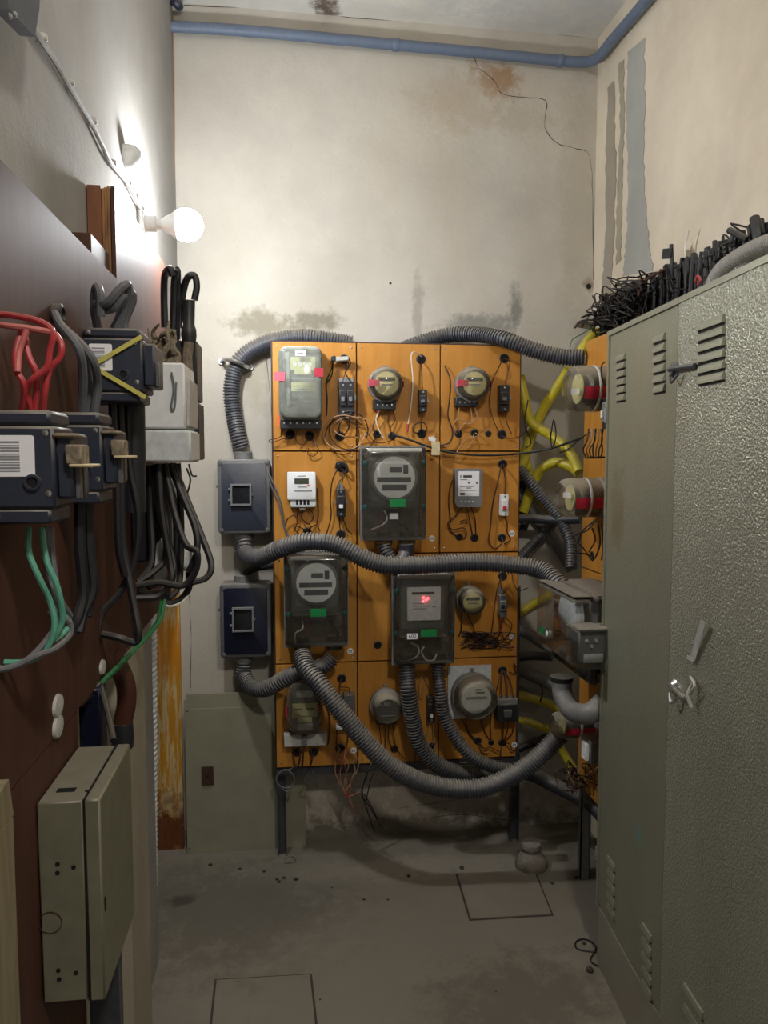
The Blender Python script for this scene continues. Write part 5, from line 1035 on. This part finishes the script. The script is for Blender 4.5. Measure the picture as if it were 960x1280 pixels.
# ------------------------------------------------------------------ small steel cabinet, lower left
XC = -.25
yc1, yc0 = wx(163, 925, XC).y, wx(125, 1003, XC).y
zc1 = (wx(163, 925, XC).z + wx(125, 1003, XC).z) / 2; zc0 = (wx(161, 1158, XC).z + wx(125, 1274, XC).z) / 2
t = thing('small_steel_cabinet', 'small dusty grey-green steel cabinet fixed to the near brown board', 'cabinet', Vector((XN + .04, (yc0 + yc1) / 2, zc0)))
mb = MB(); mb.box(XN + .001, XC - .022, yc0, yc1, zc0, zc1 - .002, .002); bd = mb.build('body', 'cabinet_small', t)
mb = MB(); mb.box(XC - .020, XC, yc0 - .001, yc1, zc0 - .002, zc1, .0025); dr = mb.build('door', 'cabinet_small', t)
mb = MB(); mb.box(XC - .0215, XC - .019, yc0 - .0005, yc1, zc0, zc1); mb.build('door_seam', 'dark_cavity', t)
for px, py in ((72, 1080), (72, 1091), (92, 1084), (73, 1213), (74, 1224), (95, 1216)):
    q = wy(px, py, yc0); mb = MB(); mb.lathe(q, (0, -1, 0), [(.003, -.001), (.003, .0008)], 10); mb.build('knockout_hole', 'dark_cavity', bd)
q = wy(63, 1153, yc0); mb = MB(); mb.lathe(q, (0, -1, 0), [(.0150, .0002), (.0150, .0012), (.0142, .0012), (.0142, .0002)], 24, cap=False); mb.build('knockout_ring', 'frame_brown', bd)
q = hit(83, 986, 2, zc1); mb = MB(); mb.box(q.x - .012, q.x + .012, q.y - .006, q.y + .006, zc1 - .002, zc1 - .0012); mb.build('top_slot', 'dark_cavity', bd)
q = hit(109, 987, 2, zc1); mb = MB(); mb.lathe((q.x, q.y, zc1 - .002), (0, 0, 1), [(.003, 0), (.003, .001)], 10); mb.build('top_hole', 'dark_cavity', bd)
q = wx(131, 1130, XC); mb = MB(); mb.box(XC, XC + .001, q.y - .002, q.y + .004, q.z - .009, q.z + .009); mb.build('door_slot', 'dark_cavity', dr)
t = thing('cabinet_bracket', 'dark slim steel brackets under the small steel cabinet', 'bracket', Vector((XN + .03, yc1 - .02, 0)))
mb = MB(); mb.box(XN + .002, XN + .05, yc1 + .02, yc1 + .04, 0, zc0 + .10, .001); mb.build('upright', 'steel_dark', t)

# ------------------------------------------------------------------ right side board with its meters
XS = 1.02
rb = thing('side_meter_board', 'orange plywood meter board on the right side, half hidden by the grey cabinet', 'board', Vector((XS, 2.4, 0)))
yf_ = wx(729, 600, XS).y; yn_ = YFAR + .012
zr = [wx(735, 425, XS).z, wx(740, 572, XS).z, wx(745, 716, XS).z, wx(735, 840, XS).z, wx(742, 1002, XS).z]
mb = MB(); mb.box(XS + .018, XS + .05, yn_, yf_ + .004, zr[4], zr[0] + .004); mb.build('frame', 'frame_brown', rb)
for k in range(4):
    mb = MB(); mb.box(XS, XS + .018, (yn_ + yf_) / 2 + .003, yf_, zr[k + 1] + .004, zr[k] - .002, .001); mb.build('panel', 'board_wood', rb)
    mb = MB(); mb.box(XS, XS + .018, yn_, (yn_ + yf_) / 2, zr[k + 1] + .004, zr[k] - .002, .001); mb.build('panel', 'board_wood', rb)
f = wz(731, 1100); mb = MB(); mb.box(f.x - .018, f.x + .018, f.y, f.y + .004, 0, zr[4] + .05); mb.box(f.x + .014, f.x + .018, f.y, f.y + .04, 0, zr[4] + .05); mb.box(f.x - .018, f.x - .014, f.y, f.y + .02, 0, zr[4] + .05)
mb.build('leg', 'steel_light', rb)
mb = MB(); mb.box(XS + .02, XS + .05, yn_, yf_, zr[4] - .03, zr[4]); mb.build('lower_rail', 'steel_dark', rb)
def side_round(label, Yc, py, R, X1, dial=True, tape='red_tape', tag_=None):
    z = wy(727, py, Yc).z; q = Vector((XS, Yc, z)); L = XS - X1
    t = thing('round_meter', label, 'meter', q)
    mb = MB(); mb.lathe(q, (-1, 0, 0), [(R * 1.02, .001), (R * 1.05, .02), (R * .98, .026)], 28); mb.build('base', 'grey_plastic', t)
    mb = MB(); mb.lathe(q, (-1, 0, 0), [(R * .75, .026), (R * .75, L * .55), (R * .6, L * .62)], 24); mb.build('mechanism', 'mid_plastic', t)
    mb = MB(); mb.lathe(q, (-1, 0, 0), [(R * .66, L * .76), (R * .66, L * .79)], 24); mb.build('dial', 'cream_dial', t)
    mb = MB(); mb.lathe(q, (-1, 0, 0), [(R * .98, .026), (R, .05), (R, L * .78), (R * .93, L * .93), (R * .75, L), (R * .02, L + .001)], 32); mb.build('glass_cover', 'glass_dome', t)
    mb = MB(); mb.lathe(q, (-1, 0, 0), [(R * 1.0, L * .42), (R * 1.03, L * .43), (R * 1.03, L * .47), (R * 1.0, L * .48)], 28, cap=False); mb.build('rim', 'pale_grey', t)
    # band of tape: part of a ring round the glass
    mb = MB(); vs = []
    for x_ in (XS - L * .10, XS - L * .80):
        vs.append([mb.bm.verts.new((x_, Yc + R * 1.015 * math.cos(a), z + R * 1.015 * math.sin(a))) for a in [math.radians(180 + 32 * k / 6 - 2) for k in range(7)]])
    for k in range(6): mb.bm.faces.new((vs[0][k], vs[0][k + 1], vs[1][k + 1], vs[1][k]))
    mb.build('tape', tape, t)
    if tag_:
        mb = MB(); p = Vector((X1 + .012, Yc - R * .45, z + tag_)); mb.obox(p, (.010, -.008, 0), (.0005, .0006, 0), (0, 0, .009)); mb.build('number_label', 'label_white', t)
    return t
m1 = side_round('uppermost glass meter on the side board with a red tape band and small white label', 2.36, 486, .072, .875, tag_=-.012)
z_ = wy(740, 515, 2.25).z
mb = MB(); mb.box(XS - .06, XS - .001, 2.22, 2.29, z_ - .05, z_ + .045, .003); mb.build('terminal_block', 'black_plastic', m1)
mb = MB(); mb.box(XS - .075, XS - .058, 2.23, 2.26, z_ - .03, z_ + .03, .003); mb.build('breaker_front', 'grey_plastic', m1)
mb = MB(); mb.box(XS - .082, XS - .074, 2.235, 2.25, z_ - .018, z_ + .004, .001); mb.build('toggle', 'white_plastic', m1)
for k in range(7):
    mb = MB(); x = 736 + k * 3; mb.tube([wy(x, 536, 2.26), wy(x - 2 + k % 3 * 2, 550, 2.25), wy(x - 7 + k, 562, 2.27), wy(733 + k * 3, 573, 2.32)], .0024, 6); mb.build('lead_wire', ('wire_black', 'wire_tan', 'cable_grey')[k % 3], m1)
mb = MB(); mb.tube([wy(757, 452, 2.25), wy(752, 457, 2.25), wy(752, 470, 2.25), wy(756, 482, 2.27)], .0022, 6); mb.build('lead_wire', 'wire_black', m1)
m2 = side_round('middle glass meter on the side board with a red tape band', 2.40, 622, .064, .87, tag_=.01)
z_ = wy(748, 640, 2.25).z
mb = MB(); mb.box(XS - .055, XS - .001, 2.20, 2.28, z_ - .035, z_ + .04, .006); mb.build('terminal_block', 'black_plastic', m2)
mb = MB(); mb.box(XS - .05, XS - .001, 2.22, 2.27, z_ - .045, z_ - .036, .004); mb.build('cork_pad', 'brown_ply', m2)
for k, P in enumerate(([(745, 650, 2.26), (735, 662, 2.26), (722, 668, 2.3), (716, 672, 2.32), (728, 684, 2.3), (734, 692, 2.34)], [(742, 652, 2.26), (728, 664, 2.28), (722, 680, 2.3)], [(748, 655, 2.24), (750, 680, 2.26), (742, 700, 2.3), (736, 695, 2.34)], [(752, 655, 2.22), (754, 680, 2.24), (752, 700, 2.28)], [(715, 692, 2.34), (728, 692, 2.34), (740, 695, 2.36)], [(740, 660, 2.28), (744, 675, 2.3), (736, 690, 2.34)])):
    mb = MB(); mb.tube([wy(*q) for q in P], .0026, 6); mb.build('lead_wire', 'wire_black' if k != 5 else 'wire_brown', m2)
mb = MB(); mb.lathe(wx(741, 694, XS), (-1, 0, 0), [(.014, 0), (.014, .004), (.010, .004), (.010, .002)], 14); mb.build('cable_hole', 'black_plastic', rb)
# big dusty enclosure
X2 = .815; ye1, ye0 = wx(670, 780, X2).y, wx(716, 780, X2).y
zt3 = wx(671, 728, X2).z; zb3 = wx(716, 862, X2).z + .01
t = thing('meter_enclosure', 'big dusty clear enclosure with a green tag on the side board', 'enclosure', Vector(((X2 + XS) / 2, (ye0 + ye1) / 2, zb3)))
mb = MB(); mb.rbox(ye0, ye1, zb3 + .0, zt3 + .008, XS - .001, XS - .012, .012, 0, ax='x'); mb.build('back_plate', 'frame_brown', t)
mb = MB(); mb.rbox(ye0, ye1, zb3, zt3 + .008, XS - .013, X2 + .065, .012, .002, ax='x'); mb.build('case', 'clear_box', t)
mb = MB(); mb.rbox(ye0 - .006, ye1 + .004, zb3 - .004, zt3 + .014, X2 + .075, X2 + .060, .012, .002, ax='x'); mb.build('flange', 'clear_box', t)
mb = MB(); mb.rbox(ye0 + .008, ye1 - .004, zb3 + .055, zt3, X2 + .058, X2, .014, .008, ax='x'); mb.build('window', 'clear_box', t)
mb = MB(); mb.box(X2 + .004, XS - .014, ye0 + .01, ye1 - .01, zt3 + .0082, zt3 + .0105); mb.build('dust_layer', 'lump', t)
mb = MB(); mb.box(X2 + .075, XS - .02, ye0 + .05, ye1 - .05, zb3 + .09, zt3 - .02, .006); mb.build('inner_meter', 'pale_grey', t)
mb = MB(); mb.lathe((X2 + .075, (ye0 + ye1) / 2, (zb3 + zt3) / 2 + .05), (-1, 0, 0), [(.075, 0), (.075, .03), (.06, .036)], 24); mb.build('dial_housing', 'pale_grey', t)
mb = MB(); mb.box(X2 + .09, XS - .02, ye0 + .02, ye1 - .03, zb3 + .02, zb3 + .08, .004); mb.build('inner_terminal', 'black_plastic', t)
q = wx(678, 788, X2); mb = MB(); mb.box(X2 - .002, X2 - .0004, q.y - .025, q.y + .022, q.z - .010, q.z + .010, .0004); mb.build('green_tag', 'green_tag', t)
q = wx(684, 792, X2 - .001); mb = MB(); mb.lathe(q, (-1, 0, 0), [(.009, 0), (.008, .003)], 12); mb.build('seal', 'white_plastic', t)
t = thing('small_clear_meter', 'small clear-cased meter with white label beside the big dusty enclosure', 'meter', wy(738, 838, 2.05))
a = wy(722, 838, 2.05); b = wy(758, 788, 2.05)
mb = MB(); mb.box(a.x + .012, b.x + .02, 2.075, 2.14, a.z + .01, b.z - .01, .004); mb.build('meter_core', 'mid_plastic', t)
mb = MB(); mb.box(a.x, b.x + .03, 2.05, 2.15, a.z, b.z, .006, 2); mb.build('cover', 'clear_cover', t)
mb = MB(); mb.box(a.x + .002, b.x + .028, 2.05, 2.14, b.z - .001, b.z + .006, .003); mb.build('dust_layer', 'lump', t)
mb = MB(); mb.box(a.x + .025, b.x, 2.068, 2.0745, a.z + .015, a.z + .04); mb.build('face_plate', 'pale_grey', t)
for k in range(3):
    mb = MB(); mb.lathe((a.x + .035 + k * .014, 2.0745, b.z - .035 - (k % 2) * .016), (0, -1, 0), [(.006, 0), (.004, .006)], 10); mb.build('stud', 'dusty_white', t)
conduit('grey_hose', 'thick smooth grey hose elbow hanging below the big side enclosure', Y((702, 848, 2.30), (704, 870, 2.28), (716, 889, 2.22), (736, 892, 2.14), (752, 880, 2.14), (762, 868, 2.125)), .031, 'conduit_smooth', rib=0, n=16)
mb = MB(); p = wy(702, 850, 2.30); mb.lathe(p, (0, 0, 1), [(.034, -.004), (.036, 0), (.036, .012), (.030, .014)], 16); o = mb.build('hose_collar', 'black_plastic'); tag(o, 'black collar joining the grey hose to the big side enclosure', 'collar')
m3 = side_round('lowest and smallest glass meter on the side board, with a red tape band', 2.42, 905, .045, .865)
t = thing('square_breaker', 'dark grey square breaker with white terminal front low on the side board', 'breaker', wy(742, 957, 2.2))
a = wy(737, 957, 2.2); b = wy(760, 927, 2.2); mb = MB(); mb.box(a.x, XS - .001, 2.2, 2.28, a.z, b.z, .004); mb.build('body', 'grey_plastic', t)
mb = MB(); mb.box(a.x - .012, a.x, 2.205, 2.24, a.z + .012, b.z - .006, .002); mb.build('terminal_front', 'white_plastic', t)
t = thing('wire_tangle', 'tangle of thin wires at the lower end of the side board', 'wire', wy(725, 985, 2.35)); random.seed(21)
for k in range(12):
    x = random.uniform(708, 745); P = [(x, random.uniform(955, 975), 2.36)]
    for j in range(5): P.append((x + random.uniform(-16, 14), 958 + j * 8 + random.uniform(-8, 8), 2.36 + random.uniform(-.05, .03)))
    mb = MB(); mb.tube([wy(*q) for q in P], .0018, 5, 4); mb.build('wire', ('wire_black', 'wire_brown', 'wire_black', 'wire_tan')[k % 4], t)

# ------------------------------------------------------------------ cables on the right wall above the cabinet
XW = XR - .03
random.seed(3)
def topline(x): return 372 + (272 - 372) * (x - 745) / (955 - 745)
mb = MB()
for k in range(190):
    x = random.uniform(752, 1010); y0 = topline(x) + random.uniform(0, 20); Xa = XR - random.uniform(.012, .06)
    P = [wx(x, y0, Xa), wx(x + random.uniform(-3, 3), y0 + 30, Xa + random.uniform(-.005, .005)), wx(x + random.uniform(-4, 4), y0 + 100, Xa)]
    mb.tube(P, random.uniform(.004, .0085), 6, 3)
o = mb.build('cable_mass', 'cable_black', kind='stuff'); tag(o, 'dense mass of black cables in the wall chase above the grey cabinet', 'cables')
mb = MB()
for k in range(46):
    x = random.uniform(748, 800) ; y = topline(x) + random.uniform(2, 40)
    P = [wx(x, y, XR - .03)]
    for j in range(5): P.append(wx(x + random.uniform(-22, 22), y + random.uniform(-16, 22), XR - random.uniform(.02, .16)))
    mb.tube(P, .0026, 5, 4)
for k in range(12):
    x = random.uniform(790, 930); y = topline(x) + random.uniform(4, 30); P = [wx(x, y, XR - .04)]
    for j in range(4): P.append(wx(x + random.uniform(-22, 22), y + random.uniform(-12, 16), XR - random.uniform(.03, .08)))
    mb.tube(P, .0026, 5, 3)
o = mb.build('wire_thicket', 'wire_black', kind='stuff'); tag(o, 'thicket of thin black wires at the corner over the cabinet top', 'wires')
def rw(label, pts, r, mat, name='cut_cable', cat='cable'):
    mb = MB(); mb.tube([wx(*q) for q in pts], r, 8, 5); return tag(mb.build(name, mat), label, cat)
rw('black cable end standing up with a taped flag left of centre over the cabinet', [(842, 350, 1.13), (840, 330, 1.12), (839, 306, 1.12)], .006, 'cable_black')
p = wx(834, 317, 1.115); mb = MB(); mb.obox(p, (.002, 0, 0), (0, .028, .006), (0, -.004, .014)); o = mb.build('tape_flag', 'cable_black'); tag(o, 'black tape flag on the upright cable end', 'tape')
rw('thin white wire end sticking up over the cabinet top', [(856, 322, 1.15), (857, 305, 1.15), (861, 288, 1.15)], .0028, 'wire_white', 'white_wire', 'wire')
rw('thick black cable end bent left over the cabinet top', [(935, 300, 1.12), (924, 294, 1.12), (912, 288, 1.12)], .009, 'cable_black')
rw('upright frayed black cable end near the right picture edge', [(944, 312, 1.12), (947, 295, 1.12), (943, 272, 1.12)], .012, 'cable_black')
rw('brown thin rod leaning across the wires above the cabinet', [(748, 384, 1.12), (790, 360, 1.12), (832, 336, 1.12)], .004, 'wire_brown', 'thin_rod', 'rod')
rw('rusty brown strap hanging upright among the black cables', [(799, 350, 1.11), (799, 375, 1.11), (798, 400, 1.11)], .010, 'wire_brown', 'rusty_strap', 'strap')
rw('bent red wire scrap among the black cables', [(869, 352, 1.10), (872, 345, 1.10), (876, 350, 1.10), (872, 356, 1.10)], .0035, 'wire_red', 'red_wire', 'wire')
conduit('corrugated_conduit', 'pale grey corrugated conduit bending over the cabinet top near the right picture edge, front one', [wx(x, y, X) for x, y, X in ((888, 372, .98), (900, 342, .98), (925, 322, .99), (960, 305, 1.0), (1000, 296, 1.0))], .021, 'conduit_pale', rib=.0015, pitch=.006)
conduit('corrugated_conduit', 'pale grey corrugated conduit bending over the cabinet top near the right picture edge, rear one', [wx(x, y, X) for x, y, X in ((914, 362, 1.0), (926, 338, 1.0), (950, 318, 1.01), (985, 306, 1.02))], .020, 'conduit_pale', rib=.0015, pitch=.006)
t = thing('brown_spool_wire', 'bent dark sheet scrap with a green wire at the top of the side board', 'scrap', wy(730, 410, 2.7))
mb = MB(); mb.tube(Y((718, 410, 2.7), (725, 402, 2.7), (738, 400, 2.7), (748, 402, 2.7)), .004, 6); mb.tube(Y((727, 397, 2.7), (738, 393, 2.7), (750, 396, 2.7)), .004, 6); mb.build('bar', 'cable_black', t)
p = wy(731, 407, 2.71); mb = MB(); mb.obox(p, (.032, 0, -.004), (0, .001, 0), (.006, 0, .010)); mb.build('plate', 'rag', t)
mb = MB(); mb.tube(Y((745, 404, 2.71), (730, 416, 2.71), (716, 424, 2.71), (712, 434, 2.71)), .002, 6); mb.build('wire', 'wire_green', t)

# ------------------------------------------------------------------ things on the floor
q = wz(664, 1084); t = thing('mortar_lump', 'dusty cone-shaped lump at the foot of the right board leg', 'lump', q)
mb = MB(); n0 = [(.056, 0), (.060, .012), (.056, .030), (.046, .044), (.036, .052), (.030, .060), (.034, .066), (.038, .076), (.034, .088), (.010, .092)]
mb.lathe(q, (0, .05, 1), n0, 20)
for v in mb.bm.verts: v.co += Vector((random.uniform(-.002, .002), random.uniform(-.002, .002), random.uniform(-.001, .001)))
mb.build('body', 'lump', t)
DEB = [(355, 1098, .007), (349, 1103, .006), (370, 1100, .009), (346, 1100, .006), (511, 1096, .008), (577, 1086, .010), (263, 1082, .008), (300, 1087, .007), (455, 1125, .005), (730, 1180, .007), (690, 1105, .006), (720, 1098, .006), (485, 1125, .004), (415, 1110, .004), (330, 1090, .006), (400, 1250, .003), (620, 1240, .003)]
for k, (x, y, s_) in enumerate(DEB):
    q = wz(x, y); mb = MB(); bmesh.ops.create_icosphere(mb.bm, subdivisions=1, radius=s_)
    for v in mb.bm.verts: v.co = q + Vector((v.co.x * random.uniform(.8, 1.5), v.co.y * random.uniform(.7, 1.3), (v.co.z + s_ * .5) * .55 * random.uniform(.7, 1.2)))
    mz = min(v.co.z for v in mb.bm.verts)
    for v in mb.bm.verts: v.co.z -= mz
    o = mb.build('rubble', 'debris', flat=True); tag(o, 'small dark crumb of rubble lying on the concrete floor', 'rubble', 'rubble crumbs on the floor')
q = wz(362, 1076); mb = MB(); mb.tube([q + Vector((.022 * math.cos(a * .7), .022 * math.sin(a * .7), .004 + .003 * math.sin(a))) for a in range(13)], .0018, 6, 3); o = mb.build('wire_ring', 'cable_grey'); tag(o, 'small ring of grey wire on the floor by the left leg', 'wire')
mb = MB(); mb.tube([wz(x, y, .004) for x, y in ((745, 1190), (722, 1186), (720, 1177), (732, 1174), (745, 1184), (738, 1200), (748, 1208))], .0022, 6, 5); o = mb.build('bent_wire', 'wire_black'); tag(o, 'bent dark wire lying on the floor beside the cabinet plinth', 'wire')
q = wz(737, 1214); mb = MB(); mb.lathe(q, (.2, 0, 1), [(.010, 0), (.012, .006), (.006, .012)], 8); o = mb.build('bolt', 'debris'); tag(o, 'rusty bolt on the floor next to the bent wire', 'bolt')
